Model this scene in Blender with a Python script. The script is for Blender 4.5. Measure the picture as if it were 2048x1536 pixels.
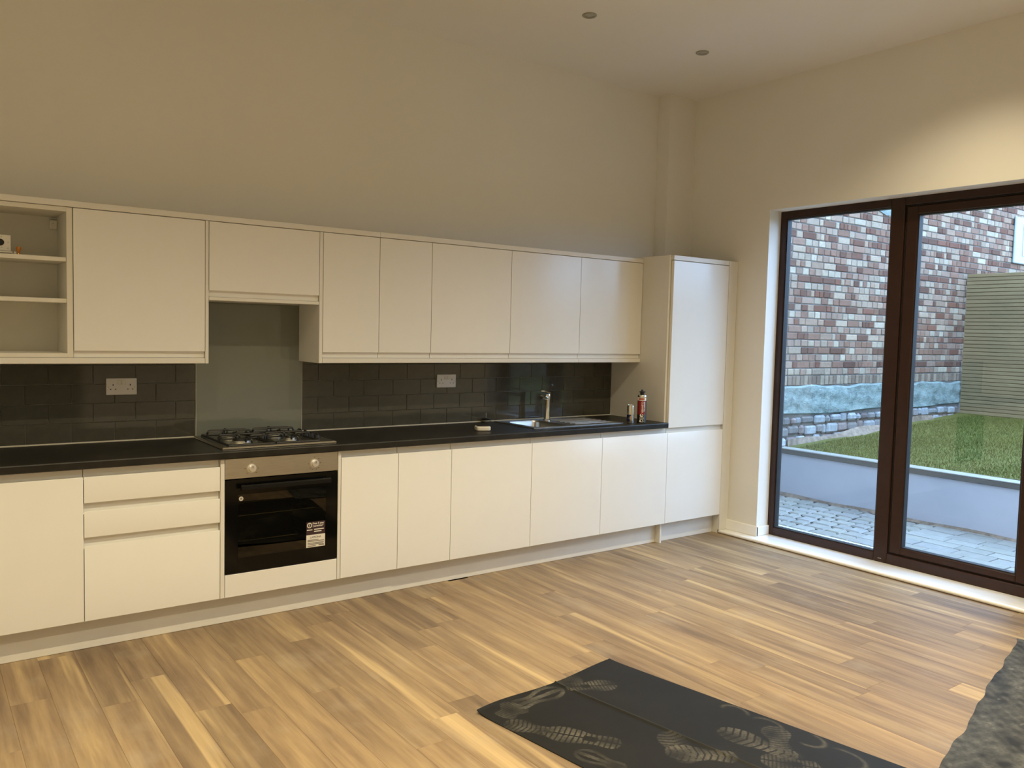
import bpy, math, random
import numpy as np
from mathutils import Vector, Matrix

for o in list(bpy.data.objects):
    bpy.data.objects.remove(o, do_unlink=True)
S = bpy.context.scene
COL = S.collection
RNG = random.Random(7)
PI = math.pi

# ------------------------------------------------------------------ camera
CX, CY, CZ = -1.2858, -4.7764, 1.5417
YAW, PITCH, ROLL, FPX = 0.6355, 0.0629, 0.0248, 1645.83
cam_d = bpy.data.cameras.new('camera')
cam = bpy.data.objects.new('camera', cam_d)
COL.objects.link(cam)
fw = Vector((math.sin(YAW)*math.cos(PITCH), math.cos(YAW)*math.cos(PITCH), -math.sin(PITCH)))
r0 = Vector((math.cos(YAW), -math.sin(YAW), 0))
u0 = r0.cross(fw)
rt = r0*math.cos(ROLL) + u0*math.sin(ROLL)
up = -r0*math.sin(ROLL) + u0*math.cos(ROLL)
M = Matrix((rt, up, -fw)).transposed().to_4x4()
M.translation = (CX, CY, CZ)
cam.matrix_world = M
cam_d.sensor_width = 36.0
cam_d.lens = FPX/2048*36.0
cam_d.clip_start = 0.02
S.camera = cam

# ------------------------------------------------------------------ world, exposure
SKY_STRENGTH = 8.8
SPOT_W = 118.0
WARM = (1.0, 0.845, 0.555)
w = bpy.data.worlds.new('overcast_sky')
S.world = w
w.use_nodes = True
bg = w.node_tree.nodes['Background']
bg.inputs['Color'].default_value = (0.41, 0.63, 1.0, 1)
bg.inputs['Strength'].default_value = SKY_STRENGTH
S.view_settings.view_transform = 'Standard'
S.view_settings.look = 'None'
S.view_settings.gamma = 1.0
S.view_settings.exposure = 0.05
S.view_settings.use_curve_mapping = False

# ------------------------------------------------------------------ materials
MAT = {}

def new_mat(name):
    m = bpy.data.materials.new(name)
    m.use_nodes = True
    nt = m.node_tree
    b = nt.nodes['Principled BSDF']
    MAT[name] = m
    return m, nt, b

def N(nt, typ, **kw):
    n = nt.nodes.new(typ)
    for k, v in kw.items():
        setattr(n, k, v)
    return n

def ramp(nt, stops, interp='LINEAR'):
    r = N(nt, 'ShaderNodeValToRGB')
    r.color_ramp.interpolation = interp
    e = r.color_ramp.elements
    while len(e) > 1:
        e.remove(e[-1])
    e[0].position = stops[0][0]
    e[0].color = (*stops[0][1], 1)
    for p, c in stops[1:]:
        k = e.new(p)
        k.color = (*c, 1)
    return r

def coords(nt, scale=(1, 1, 1), rand=0.0):
    tc = N(nt, 'ShaderNodeTexCoord')
    mp = N(nt, 'ShaderNodeMapping')
    mp.inputs['Scale'].default_value = scale
    nt.links.new(tc.outputs['Object'], mp.inputs['Vector'])
    if rand:
        oi = N(nt, 'ShaderNodeObjectInfo')
        mu = N(nt, 'ShaderNodeMath', operation='MULTIPLY')
        mu.inputs[1].default_value = rand
        cb = N(nt, 'ShaderNodeCombineXYZ')
        nt.links.new(oi.outputs['Random'], mu.inputs[0])
        for i in range(3):
            nt.links.new(mu.outputs[0], cb.inputs[i])
        nt.links.new(cb.outputs[0], mp.inputs['Location'])
    return mp

def noise(nt, vec, scale, detail=3.0, rough=0.55):
    n = N(nt, 'ShaderNodeTexNoise')
    n.inputs['Scale'].default_value = scale
    n.inputs['Detail'].default_value = detail
    n.inputs['Roughness'].default_value = rough
    nt.links.new(vec.outputs[0], n.inputs['Vector'])
    return n

def bump(nt, b, src, strength=0.2, dist=0.002):
    bp = N(nt, 'ShaderNodeBump')
    bp.inputs['Strength'].default_value = strength
    bp.inputs['Distance'].default_value = dist
    nt.links.new(src, bp.inputs['Height'])
    nt.links.new(bp.outputs[0], b.inputs['Normal'])

def mat(name, c, rough=0.5, metal=0.0, spec=0.5, var=0.06, vscale=6.0, bmp=0.0, coat=0.0, emit=None, estr=0.0):
    m, nt, b = new_mat(name)
    mp = coords(nt)
    n = noise(nt, mp, vscale)
    lo = tuple(max(0, x*(1-var)) for x in c)
    hi = tuple(min(1, x*(1+var)) for x in c)
    r = ramp(nt, [(0.3, lo), (0.7, hi)])
    nt.links.new(n.outputs['Fac'], r.inputs[0])
    nt.links.new(r.outputs[0], b.inputs['Base Color'])
    b.inputs['Roughness'].default_value = rough
    b.inputs['Metallic'].default_value = metal
    b.inputs['Specular IOR Level'].default_value = spec
    b.inputs['Coat Weight'].default_value = coat
    b.inputs['Coat Roughness'].default_value = 0.05
    if bmp:
        n2 = noise(nt, mp, 220.0, 2.0)
        bump(nt, b, n2.outputs['Fac'], bmp, 0.001)
    if emit:
        b.inputs['Emission Color'].default_value = (*emit, 1)
        b.inputs['Emission Strength'].default_value = estr
    return m

mat('wall_paint', (0.85, 0.84, 0.79), 0.75, spec=0.25, var=0.015, vscale=1.5, bmp=0.05)
mat('ceiling_paint', (0.88, 0.87, 0.83), 0.8, spec=0.2, var=0.01, vscale=1.5)
mat('trim_paint', (0.93, 0.93, 0.91), 0.16, spec=0.5, var=0.01, coat=0.6)
mat('gloss_white', (0.83, 0.825, 0.78), 0.20, spec=0.5, var=0.008)
mat('satin_white', (0.78, 0.765, 0.71), 0.35, spec=0.4, var=0.01)
mat('carcass_white', (0.74, 0.72, 0.64), 0.55, spec=0.3, var=0.02)
mat('plinth_white', (0.76, 0.75, 0.70), 0.35, spec=0.4, var=0.02)
mat('tile_glaze', (0.062, 0.060, 0.048), 0.06, spec=0.5, var=0.15, vscale=14)
mat('grout', (0.30, 0.29, 0.25), 0.85, var=0.12, vscale=30)
mat('sealant', (0.50, 0.48, 0.40), 0.5, var=0.05)
mat('splash_glass', (0.185, 0.20, 0.170), 0.05, spec=0.5, var=0.02, coat=0.4)
mat('frame_brown', (0.030, 0.011, 0.0065), 0.38, spec=0.4, var=0.15, vscale=20)
mat('frame_gasket', (0.012, 0.012, 0.013), 0.6)
mat('black_enamel', (0.008, 0.008, 0.008), 0.35, spec=0.5)
mat('black_plastic', (0.014, 0.014, 0.014), 0.4)
mat('oven_black', (0.003, 0.003, 0.003), 0.08, spec=0.22)
mat('handle_black', (0.004, 0.004, 0.004), 0.30, spec=0.25)
mat('oven_cavity', (0.05, 0.047, 0.04), 0.4)
mat('white_plastic', (0.78, 0.75, 0.68), 0.3, var=0.02)
mat('grey_plastic', (0.30, 0.29, 0.26), 0.4)
mat('satin_chrome', (0.86, 0.85, 0.82), 0.38, metal=0.9, var=0.02)
mat('chrome', (0.80, 0.80, 0.78), 0.10, metal=1.0, var=0.02)
mat('nickel', (0.60, 0.60, 0.55), 0.45, metal=1.0, var=0.04)
mat('brass', (0.62, 0.33, 0.08), 0.3, metal=1.0)
mat('orange_plastic', (0.55, 0.20, 0.02), 0.4)
mat('paper_white', (0.80, 0.77, 0.68), 0.6, var=0.03)
mat('label_purple', (0.045, 0.022, 0.025), 0.45)
mat('ink_grey', (0.28, 0.26, 0.22), 0.6)
mat('ink_dark', (0.05, 0.045, 0.04), 0.6)
mat('can_silver', (0.72, 0.72, 0.68), 0.22, metal=1.0)
mat('can_blue', (0.010, 0.014, 0.10), 0.25, metal=0.3)
mat('can_red', (0.26, 0.015, 0.012), 0.3)
mat('can_black', (0.008, 0.008, 0.009), 0.3)
mat('can_orange', (0.42, 0.11, 0.05), 0.3)
mat('bezel_grey', (0.34, 0.345, 0.30), 0.4, var=0.04)
mat('lens_off', (0.42, 0.43, 0.39), 0.15)
mat('lens_lit', (0.9, 0.85, 0.7), 0.3, emit=(1.0, 0.82, 0.55), estr=9.0)
mat('subfloor', (0.05, 0.04, 0.03), 0.9)
mat('render_grey', (0.47, 0.47, 0.51), 0.85, var=0.05, vscale=2.5, bmp=0.15)
mat('coping_dark', (0.10, 0.095, 0.085), 0.5)
mat('coping_metal', (0.45, 0.44, 0.40), 0.35, metal=0.3)
mat('soil', (0.20, 0.15, 0.11), 0.95, var=0.4, vscale=18, bmp=0.6)
mat('joint_sand', (0.125, 0.115, 0.095), 0.95, var=0.25, vscale=20, bmp=0.4)
mat('blue_panel', (0.29, 0.365, 0.40), 0.3, var=0.08, vscale=3)
mat('pane_white', (0.53, 0.51, 0.45), 0.2)
mat('drain_steel', (0.66, 0.66, 0.60), 0.5)

# brushed steel
def brushed(name, c, rough, sc):
    m, nt, b = new_mat(name)
    mp = coords(nt, sc)
    n = noise(nt, mp, 60.0, 4.0)
    r = ramp(nt, [(0.3, tuple(x*0.85 for x in c)), (0.7, c)])
    nt.links.new(n.outputs['Fac'], r.inputs[0])
    nt.links.new(r.outputs[0], b.inputs['Base Color'])
    b.inputs['Metallic'].default_value = 1.0
    b.inputs['Roughness'].default_value = rough
brushed('steel', (0.62, 0.60, 0.55), 0.28, (0.2, 4, 4))
brushed('sink_steel', (0.55, 0.55, 0.53), 0.34, (0.3, 3, 3))

# worktop: dark slate laminate
m, nt, b = new_mat('worktop_slate')
mp = coords(nt, (1, 1, 1))
n1 = noise(nt, mp, 9.0, 6.0, 0.65)
n2 = noise(nt, mp, 160.0, 2.0)
r = ramp(nt, [(0.35, (0.010, 0.0095, 0.008)), (0.6, (0.020, 0.019, 0.016)), (0.8, (0.036, 0.033, 0.026))])
nt.links.new(n1.outputs['Fac'], r.inputs[0])
nt.links.new(r.outputs[0], b.inputs['Base Color'])
b.inputs['Roughness'].default_value = 0.40
b.inputs['Specular IOR Level'].default_value = 0.32
bump(nt, b, n2.outputs['Fac'], 0.12, 0.001)

# wood planks
m, nt, b = new_mat('plank_wood')
mp = coords(nt, (9.0, 0.75, 1.0), rand=37.0)
nA = noise(nt, mp, 1.6, 6.0, 0.6)
mp2 = coords(nt, (46.0, 1.6, 1.0), rand=53.0)
nB = noise(nt, mp2, 1.0, 4.0, 0.6)
mp3 = coords(nt, (13.0, 0.42, 1.0), rand=91.0)
nC = noise(nt, mp3, 1.0, 3.0, 0.5)
mp4 = coords(nt, (2.5, 2.5, 1.0), rand=17.0)
nD = noise(nt, mp4, 1.3, 4.0, 0.6)
oi = N(nt, 'ShaderNodeObjectInfo')
rA = ramp(nt, [(0.25, (0.165, 0.115, 0.075)), (0.44, (0.270, 0.192, 0.118)), (0.58, (0.355, 0.258, 0.150)), (0.78, (0.50, 0.375, 0.205))])
nt.links.new(nA.outputs['Fac'], rA.inputs[0])
rP = ramp(nt, [(0.0, (0.74, 0.73, 0.74)), (0.3, (0.90, 0.89, 0.88)), (0.6, (1.0, 0.985, 0.96)), (1.0, (1.10, 1.07, 1.0))])
nt.links.new(oi.outputs['Random'], rP.inputs[0])
mx1 = N(nt, 'ShaderNodeMix', data_type='RGBA', blend_type='MULTIPLY')
mx1.inputs[0].default_value = 1.0
nt.links.new(rA.outputs[0], mx1.inputs[6])
nt.links.new(rP.outputs[0], mx1.inputs[7])
rC = ramp(nt, [(0.60, (0, 0, 0)), (0.69, (1, 1, 1))])
nt.links.new(nC.outputs['Fac'], rC.inputs[0])
mx2 = N(nt, 'ShaderNodeMix', data_type='RGBA')
sc = N(nt, 'ShaderNodeMath', operation='MULTIPLY')
sc.inputs[1].default_value = 0.62
nt.links.new(rC.outputs[0], sc.inputs[0])
nt.links.new(sc.outputs[0], mx2.inputs[0])
nt.links.new(mx1.outputs[2], mx2.inputs[6])
mx2.inputs[7].default_value = (0.62, 0.46, 0.24, 1)
rB = ramp(nt, [(0.3, (0.84, 0.83, 0.82)), (0.7, (1.08, 1.08, 1.08))])
nt.links.new(nB.outputs['Fac'], rB.inputs[0])
mx3 = N(nt, 'ShaderNodeMix', data_type='RGBA', blend_type='MULTIPLY')
mx3.inputs[0].default_value = 1.0
nt.links.new(mx2.outputs[2], mx3.inputs[6])
nt.links.new(rB.outputs[0], mx3.inputs[7])
# pale dust smears left by building work
rD = ramp(nt, [(0.56, (0, 0, 0)), (0.80, (0.40, 0.40, 0.40))])
nt.links.new(nD.outputs['Fac'], rD.inputs[0])
mx4 = N(nt, 'ShaderNodeMix', data_type='RGBA')
nt.links.new(rD.outputs[0], mx4.inputs[0])
nt.links.new(mx3.outputs[2], mx4.inputs[6])
mx4.inputs[7].default_value = (0.40, 0.335, 0.25, 1)
nt.links.new(mx4.outputs[2], b.inputs['Base Color'])
b.inputs['Roughness'].default_value = 0.48
b.inputs['Specular IOR Level'].default_value = 0.25
bump(nt, b, nB.outputs['Fac'], 0.08, 0.001)

# coloured pieces (brick, stone, paver): per-piece colour attribute with grain
def piece_mat(name, rough, vscale, amount, bmp):
    m, nt, b = new_mat(name)
    at = N(nt, 'ShaderNodeVertexColor', layer_name='Col')
    mp = coords(nt, rand=11.0)
    n = noise(nt, mp, vscale, 5.0, 0.65)
    r = ramp(nt, [(0.3, (1-amount,)*3), (0.7, (1+amount*0.6,)*3)])
    nt.links.new(n.outputs['Fac'], r.inputs[0])
    mx = N(nt, 'ShaderNodeMix', data_type='RGBA', blend_type='MULTIPLY')
    mx.inputs[0].default_value = 1.0
    nt.links.new(at.outputs[0], mx.inputs[6])
    nt.links.new(r.outputs[0], mx.inputs[7])
    nt.links.new(mx.outputs[2], b.inputs['Base Color'])
    b.inputs['Roughness'].default_value = rough
    b.inputs['Specular IOR Level'].default_value = 0.25
    bump(nt, b, n.outputs['Fac'], bmp, 0.006)
piece_mat('brick_piece', 0.9, 28.0, 0.22, 0.5)
piece_mat('stone_piece', 0.9, 22.0, 0.30, 0.8)
piece_mat('paver_piece', 0.75, 14.0, 0.14, 0.3)
piece_mat('slat_piece', 0.7, 5.0, 0.12, 0.15)
piece_mat('grass_piece', 0.8, 3.0, 0.12, 0.1)
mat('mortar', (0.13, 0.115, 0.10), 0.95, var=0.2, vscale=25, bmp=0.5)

# patchy cement render at the foot of the brick wall
m, nt, b = new_mat('cement_patch')
mp = coords(nt, (1, 1, 1.6))
n1 = noise(nt, mp, 4.5, 10.0, 0.82)
n2 = noise(nt, mp, 26.0, 4.0, 0.7)
r = ramp(nt, [(0.30, (0.05, 0.05, 0.045)), (0.43, (0.15, 0.18, 0.165)), (0.53, (0.22, 0.27, 0.245)), (0.72, (0.33, 0.335, 0.29))])
nt.links.new(n1.outputs['Fac'], r.inputs[0])
nt.links.new(r.outputs[0], b.inputs['Base Color'])
b.inputs['Roughness'].default_value = 0.9
bump(nt, b, n2.outputs['Fac'], 0.8, 0.02)

# window glass: thin, reflecting and clear
def glass(name, tint, ior=1.45):
    m, nt, b = new_mat(name)
    nt.nodes.remove(b)
    out = nt.nodes['Material Output']
    tr = N(nt, 'ShaderNodeBsdfTransparent')
    tr.inputs[0].default_value = (*tint, 1)
    gl = N(nt, 'ShaderNodeBsdfGlossy')
    gl.inputs['Roughness'].default_value = 0.0
    gl.inputs['Color'].default_value = (1, 1, 1, 1)
    lw = N(nt, 'ShaderNodeLayerWeight')          # Schlick reflectance, alike from both sides of the pane
    lw.inputs['Blend'].default_value = 0.5
    pw = N(nt, 'ShaderNodeMath', operation='POWER')
    pw.inputs[1].default_value = 5.0
    nt.links.new(lw.outputs['Facing'], pw.inputs[0])
    f0 = ((ior-1)/(ior+1))**2
    ml = N(nt, 'ShaderNodeMath', operation='MULTIPLY_ADD')
    ml.inputs[1].default_value = 1-f0
    ml.inputs[2].default_value = f0
    nt.links.new(pw.outputs[0], ml.inputs[0])
    mx = N(nt, 'ShaderNodeMixShader')
    nt.links.new(ml.outputs[0], mx.inputs[0])
    nt.links.new(tr.outputs[0], mx.inputs[1])
    nt.links.new(gl.outputs[0], mx.inputs[2])
    nt.links.new(mx.outputs[0], out.inputs['Surface'])
glass('window_glass', (0.97, 0.985, 0.98))
glass('oven_glass', (0.50, 0.48, 0.40), 1.45)

# protective sheets: dust value stored per vertex
def sheet_mat(name, dark, dust, rough):
    m, nt, b = new_mat(name)
    at = N(nt, 'ShaderNodeAttribute', attribute_name='dust')
    mp = coords(nt)
    n1 = noise(nt, mp, 70.0, 4.0, 0.7)
    n2 = noise(nt, mp, 3.0, 5.0, 0.6)
    mu = N(nt, 'ShaderNodeMath', operation='MULTIPLY')
    r1 = ramp(nt, [(0.3, (0.35,)*3), (0.65, (1.0,)*3)])
    nt.links.new(n1.outputs['Fac'], r1.inputs[0])
    nt.links.new(at.outputs['Fac'], mu.inputs[0])
    nt.links.new(r1.outputs[0], mu.inputs[1])
    r2 = ramp(nt, [(0.45, (0, 0, 0)), (0.8, (0.05, 0.05, 0.05))])
    nt.links.new(n2.outputs['Fac'], r2.inputs[0])
    ad = N(nt, 'ShaderNodeMath', operation='ADD', use_clamp=True)
    nt.links.new(mu.outputs[0], ad.inputs[0])
    nt.links.new(r2.outputs[0], ad.inputs[1])
    mx = N(nt, 'ShaderNodeMix', data_type='RGBA')
    nt.links.new(ad.outputs[0], mx.inputs[0])
    mx.inputs[6].default_value = (*dark, 1)
    mx.inputs[7].default_value = (*dust, 1)
    nt.links.new(mx.outputs[2], b.inputs['Base Color'])
    b.inputs['Roughness'].default_value = rough
    b.inputs['Specular IOR Level'].default_value = 0.22
sheet_mat('sheet_black', (0.009, 0.0088, 0.0072), (0.135, 0.125, 0.10), 0.55)
sheet_mat('sheet_grey', (0.016, 0.017, 0.018), (0.175, 0.178, 0.168), 0.6)

# ------------------------------------------------------------------ mesh helpers
ORG = {}

class MB:
    def __init__(self):
        self.v = []; self.f = []; self.c = []; self.col = None
    def _add(self, vs, fs):
        k = len(self.v)
        self.v += [tuple(p) for p in vs]
        for f in fs:
            self.f.append(tuple(i+k for i in f))
            self.c.append(self.col)
        return self
    def box(self, x0, x1, y0, y1, z0, z1, ch=0.0):
        if x0 > x1: x0, x1 = x1, x0
        if y0 > y1: y0, y1 = y1, y0
        if z0 > z1: z0, z1 = z1, z0
        if ch <= 0:
            vs = [(x0,y0,z0),(x1,y0,z0),(x1,y1,z0),(x0,y1,z0),(x0,y0,z1),(x1,y0,z1),(x1,y1,z1),(x0,y1,z1)]
            fs = [(0,3,2,1),(4,5,6,7),(0,1,5,4),(1,2,6,5),(2,3,7,6),(3,0,4,7)]
            return self._add(vs, fs)
        ch = min(ch, (x1-x0)*.49, (y1-y0)*.49, (z1-z0)*.49)
        vs = []
        idx = {}
        for ix, sx in ((0, -1), (1, 1)):
            for iy, sy in ((0, -1), (1, 1)):
                for iz, sz in ((0, -1), (1, 1)):
                    X = (x0, x1)[ix]; Y = (y0, y1)[iy]; Z = (z0, z1)[iz]
                    for a in range(3):
                        p = [X-sx*ch, Y-sy*ch, Z-sz*ch]
                        p[a] = (X, Y, Z)[a]
                        idx[(ix, iy, iz, a)] = len(vs)
                        vs.append(tuple(p))
        g = lambda ix, iy, iz, a: idx[(ix, iy, iz, a)]
        fs = []
        for s in (0, 1):
            q = [g(s,0,0,0), g(s,1,0,0), g(s,1,1,0), g(s,0,1,0)]
            fs.append(tuple(q if s else q[::-1]))
            q = [g(0,s,0,1), g(1,s,0,1), g(1,s,1,1), g(0,s,1,1)]
            fs.append(tuple(q[::-1] if s else q))
            q = [g(0,0,s,2), g(1,0,s,2), g(1,1,s,2), g(0,1,s,2)]
            fs.append(tuple(q if s else q[::-1]))
        for a in (0, 1):
            for c in (0, 1):
                q = [g(a,c,0,0), g(a,c,1,0), g(a,c,1,1), g(a,c,0,1)]
                fs.append(tuple(q if (a == c) else q[::-1]))
                q = [g(a,0,c,0), g(a,1,c,0), g(a,1,c,2), g(a,0,c,2)]
                fs.append(tuple(q[::-1] if (a == c) else q))
                q = [g(0,a,c,1), g(1,a,c,1), g(1,a,c,2), g(0,a,c,2)]
                fs.append(tuple(q if (a == c) else q[::-1]))
        for a in (0, 1):
            for c in (0, 1):
                for d in (0, 1):
                    q = (g(a,c,d,0), g(a,c,d,1), g(a,c,d,2))
                    fs.append(q if (a+c+d) % 2 else q[::-1])
        return self._add(vs, fs)
    def prism(self, poly, x0, x1, axis='x'):
        n = len(poly)
        def P(t, a, b):
            return (t, a, b) if axis == 'x' else ((a, t, b) if axis == 'y' else (a, b, t))
        vs = [P(x0, a, b) for a, b in poly] + [P(x1, a, b) for a, b in poly]
        fs = [tuple(range(n))[::-1], tuple(range(n, 2*n))]
        for i in range(n):
            j = (i+1) % n
            fs.append((i, j, n+j, n+i))
        return self._add(vs, fs)
    def lathe(self, prof, c, n=24, axis=(0, 0, 1), caps=True):
        ax = Vector(axis).normalized()
        t = Vector((1, 0, 0)) if abs(ax.x) < .9 else Vector((0, 1, 0))
        e1 = ax.cross(t).normalized(); e2 = ax.cross(e1)
        c = Vector(c)
        vs = []
        for r, h in prof:
            for k in range(n):
                a = 2*PI*k/n
                vs.append(c + ax*h + e1*(r*math.cos(a)) + e2*(r*math.sin(a)))
        fs = []
        for i in range(len(prof)-1):
            for k in range(n):
                k2 = (k+1) % n
                fs.append((i*n+k, i*n+k2, (i+1)*n+k2, (i+1)*n+k))
        if caps:
            fs.append(tuple(range(n))[::-1])
            L = (len(prof)-1)*n
            fs.append(tuple(L+k for k in range(n)))
        return self._add(vs, fs)
    def tube(self, pts, r, n=8):
        pts = [Vector(p) for p in pts]
        vs = []; fs = []
        for i, p in enumerate(pts):
            if i == 0: d = pts[1]-p
            elif i == len(pts)-1: d = p-pts[i-1]
            else: d = (pts[i+1]-p).normalized() + (p-pts[i-1]).normalized()
            d.normalize()
            t = Vector((0, 0, 1)) if abs(d.z) < .9 else Vector((1, 0, 0))
            e1 = d.cross(t).normalized(); e2 = d.cross(e1)
            for k in range(n):
                a = 2*PI*k/n
                vs.append(p + e1*(r*math.cos(a)) + e2*(r*math.sin(a)))
        for i in range(len(pts)-1):
            for k in range(n):
                k2 = (k+1) % n
                fs.append((i*n+k, i*n+k2, (i+1)*n+k2, (i+1)*n+k))
        fs.append(tuple(range(n))[::-1])
        fs.append(tuple((len(pts)-1)*n+k for k in range(n)))
        return self._add(vs, fs)
    def build(self, name, material, parent=None, origin=None, smooth=True, kind=None):
        xs = np.array(self.v, float)
        lo, hi = xs.min(0), xs.max(0)
        if origin is None:
            origin = Vector(((lo[0]+hi[0])/2, (lo[1]+hi[1])/2, lo[2]))
        origin = Vector(origin)
        me = bpy.data.meshes.new(name)
        me.from_pydata((xs-np.array(origin)).tolist(), [], self.f)
        me.validate()
        bm_fix(me)
        me.materials.append(MAT[material])
        if any(c is not None for c in self.c) and len(me.polygons) == len(self.f):
            ca = me.color_attributes.new('Col', 'FLOAT_COLOR', 'CORNER')
            arr = np.ones((len(me.loops), 4), np.float32)
            i = 0
            for p, c in zip(me.polygons, self.c):
                k = p.loop_total
                if c is not None:
                    arr[i:i+k, :3] = c
                i += k
            ca.data.foreach_set('color', arr.ravel())
        if smooth:
            me.shade_smooth()
            me.set_sharp_from_angle(angle=math.radians(32))
        o = bpy.data.objects.new(name, me)
        COL.objects.link(o)
        ORG[o] = origin
        if parent is not None:
            o.parent = parent
            o.location = origin - ORG[parent]
        else:
            o.location = origin
        if kind:
            o['kind'] = kind
        return o

import bmesh
def bm_fix(me):
    if len(me.polygons) > 20000:
        return
    bm = bmesh.new(); bm.from_mesh(me)
    bmesh.ops.recalc_face_normals(bm, faces=bm.faces)
    bm.to_mesh(me); bm.free()

def tag(o, label, cat, group=None):
    o['label'] = label; o['category'] = cat
    if group: o['group'] = group
    return o

def thing(name, label, cat, loc, group=None):
    o = bpy.data.objects.new(name, None)
    o.empty_display_size = 0.05
    COL.objects.link(o)
    o.location = loc
    ORG[o] = Vector(loc)
    return tag(o, label, cat, group) if label else o

def struct(o):
    o['kind'] = 'structure'
    return o

def text(body, size, material, parent, loc, xdir, ydir, name='lettering', bold=0.0, width=None):
    cu = bpy.data.curves.new('txt', 'FONT')
    cu.body = body; cu.size = size; cu.offset = bold; cu.extrude = 0.00015
    cu.resolution_u = 3
    to = bpy.data.objects.new('txt', cu)
    COL.objects.link(to)
    bpy.context.view_layer.update()
    me = bpy.data.meshes.new_from_object(to.evaluated_get(bpy.context.evaluated_depsgraph_get()))
    bpy.data.objects.remove(to, do_unlink=True)
    xs = [v.co.x for v in me.vertices]
    wd = max(xs)-min(xs)
    sx = width/wd if width else 1.0
    X = Vector(xdir).normalized(); Y = Vector(ydir).normalized(); Z = X.cross(Y)
    for v in me.vertices:
        c = v.co.copy()
        v.co = X*((c.x-min(xs))*sx) + Y*c.y + Z*c.z
    me.materials.clear(); me.materials.append(MAT[material])
    o = bpy.data.objects.new(name, me)
    COL.objects.link(o)
    o.parent = parent
    o.location = Vector(loc) - ORG[parent]
    ORG[o] = Vector(loc)
    return o

# ------------------------------------------------------------------ room dimensions
XL, XR = -2.62, 3.947          # left and right wall faces
YB = -6.40                     # wall behind the camera
ZC = 3.46                      # ceiling
DF = -0.612                    # base door faces
WF = -0.320                    # wall door faces
ZW = 0.907                     # worktop surface
XG = 4.085                     # window frame face
XO = 4.172                      # outside face of the window wall
OY0, OY1 = -0.885, -2.815      # opening along the right wall
OZ = 2.502

# ------------------------------------------------------------------ structure
def wall(name, parts, material='wall_paint'):
    mb = MB()
    for p in parts: mb.box(*p)
    o = mb.build(name, material, smooth=False)
    return struct(o)

wall('wall_back', [(XL-0.2, XO, 0.0, 0.36, -0.12, ZC)])
wall('wall_right', [(XR, XO, OY0, 0.0, -0.12, ZC), (XR, XO, YB, OY1, -0.12, ZC),
                    (XR, XO, OY1, OY0, OZ, ZC), (XR, XO, OY1, OY0, -0.12, 0.0)])
wall('wall_left', [(XL-0.2, XL, YB, 0.0, -0.12, ZC)])
DX0, DX1, DZ = -0.55, 0.45, 2.05
wall('wall_front', [(XL-0.2, DX0, YB-0.2, YB, -0.12, ZC), (DX1, XO, YB-0.2, YB, -0.12, ZC), (DX0, DX1, YB-0.2, YB, DZ, ZC), (DX0, DX1, YB-0.2, YB, -0.12, 0.0)])
o = MB()  # unseen hallway behind the doorway, added to give dark reflections
o.box(DX0-0.1, DX1+0.1, YB-1.6, YB-1.55, -0.1, 2.3); o.box(DX0-0.15, DX0-0.1, YB-1.6, YB-0.2, -0.1, 2.3)
o.box(DX1+0.1, DX1+0.15, YB-1.6, YB-0.2, -0.1, 2.3); o.box(DX0-0.15, DX1+0.15, YB-1.6, YB-0.2, 2.3, 2.35); o.box(DX0-0.15, DX1+0.15, YB-1.6, YB-0.2, -0.12, -0.1)
struct(o.build('wall_added_hallway', 'wall_paint', smooth=False))
struct(MB().box(XL-0.2, XO, YB-0.2, 0.36, ZC, ZC+0.2).build('ceiling', 'ceiling_paint', smooth=False))
# boxed-in pipe in the corner above the tall cabinet
struct(MB().box(3.640, XR, -0.125, 0.0, 2.14, ZC).build('wall_boxing', 'wall_paint', smooth=False))

# floor with planks
floor = struct(MB().box(XL, XR, YB, 0.0, -0.12, -0.013).build('floor', 'subfloor', smooth=False))
PW, PL = 0.1475, 1.24
KNOWN = {0: -0.98, 3: -1.388, -2: -1.06, 16: -1.315, 15: -1.83, 7: -1.868, -1: -1.575, 12: -2.883, 9: -2.64, 18: -2.41, -8: -1.03, -6: -1.24, 5: -1.14, 10: -1.05, 13: -1.62, 2: -0.72}
X00 = 0.204
kmin = int(math.floor((XL-X00)/PW)); kmax = int(math.ceil((XR-X00)/PW))
for k in range(kmin, kmax+1):
    xa, xb = max(XL, X00+k*PW), min(XR-0.002, X00+(k+1)*PW)
    if xb-xa < 0.02: continue
    off = KNOWN.get(k)
    if off is None: off = -RNG.uniform(0.1, PL)
    y = off
    while y < 0: y += PL
    while y > YB:
        ya, yb = max(YB, y-PL), min(0.0, y)
        if yb-ya > 0.03 and yb < 0.001 and ya < -0.56:
            MB().box(xa+0.0002, xb-0.0002, ya+0.0002, yb-0.0002, -0.013, 0.0, 0.0006).build('plank', 'plank_wood', floor, origin=((xa+xb)/2, (ya+yb)/2, 0), smooth=False)
        y -= PL

# skirting in the corner, wrapped into the reveal, and the white threshold board
mb = MB()
sk = [(0, 0.027), (-0.016, 0.027), (-0.016, 0.094), (-0.011, 0.103), (0, 0.103)]
mb.prism([(XR+a, z) for a, z in sk], -0.607, OY0-0.016, 'y')
mb.box(XR-0.015, XG, OY0-0.016, OY0, 0.027, 0.098, 0.003)
struct(mb.build('baseboard_right', 'trim_paint'))
mb = MB()
nose = [(3.868, 0.0)] + [(3.862-0.0125*math.cos(a), 0.0135+0.0125*math.sin(a)) for a in [PI*(-0.5+i/8)+PI/2-PI/2 for i in range(0, 9)]] + [(XR, 0.026), (XR, 0.0)]
mb.prism(nose, -0.600, -2.95, 'y')
mb.box(XR-0.001, XG+0.01, OY1, OY0, 0.0005, 0.026)
struct(mb.build('trim_1', 'trim_paint'))

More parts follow.
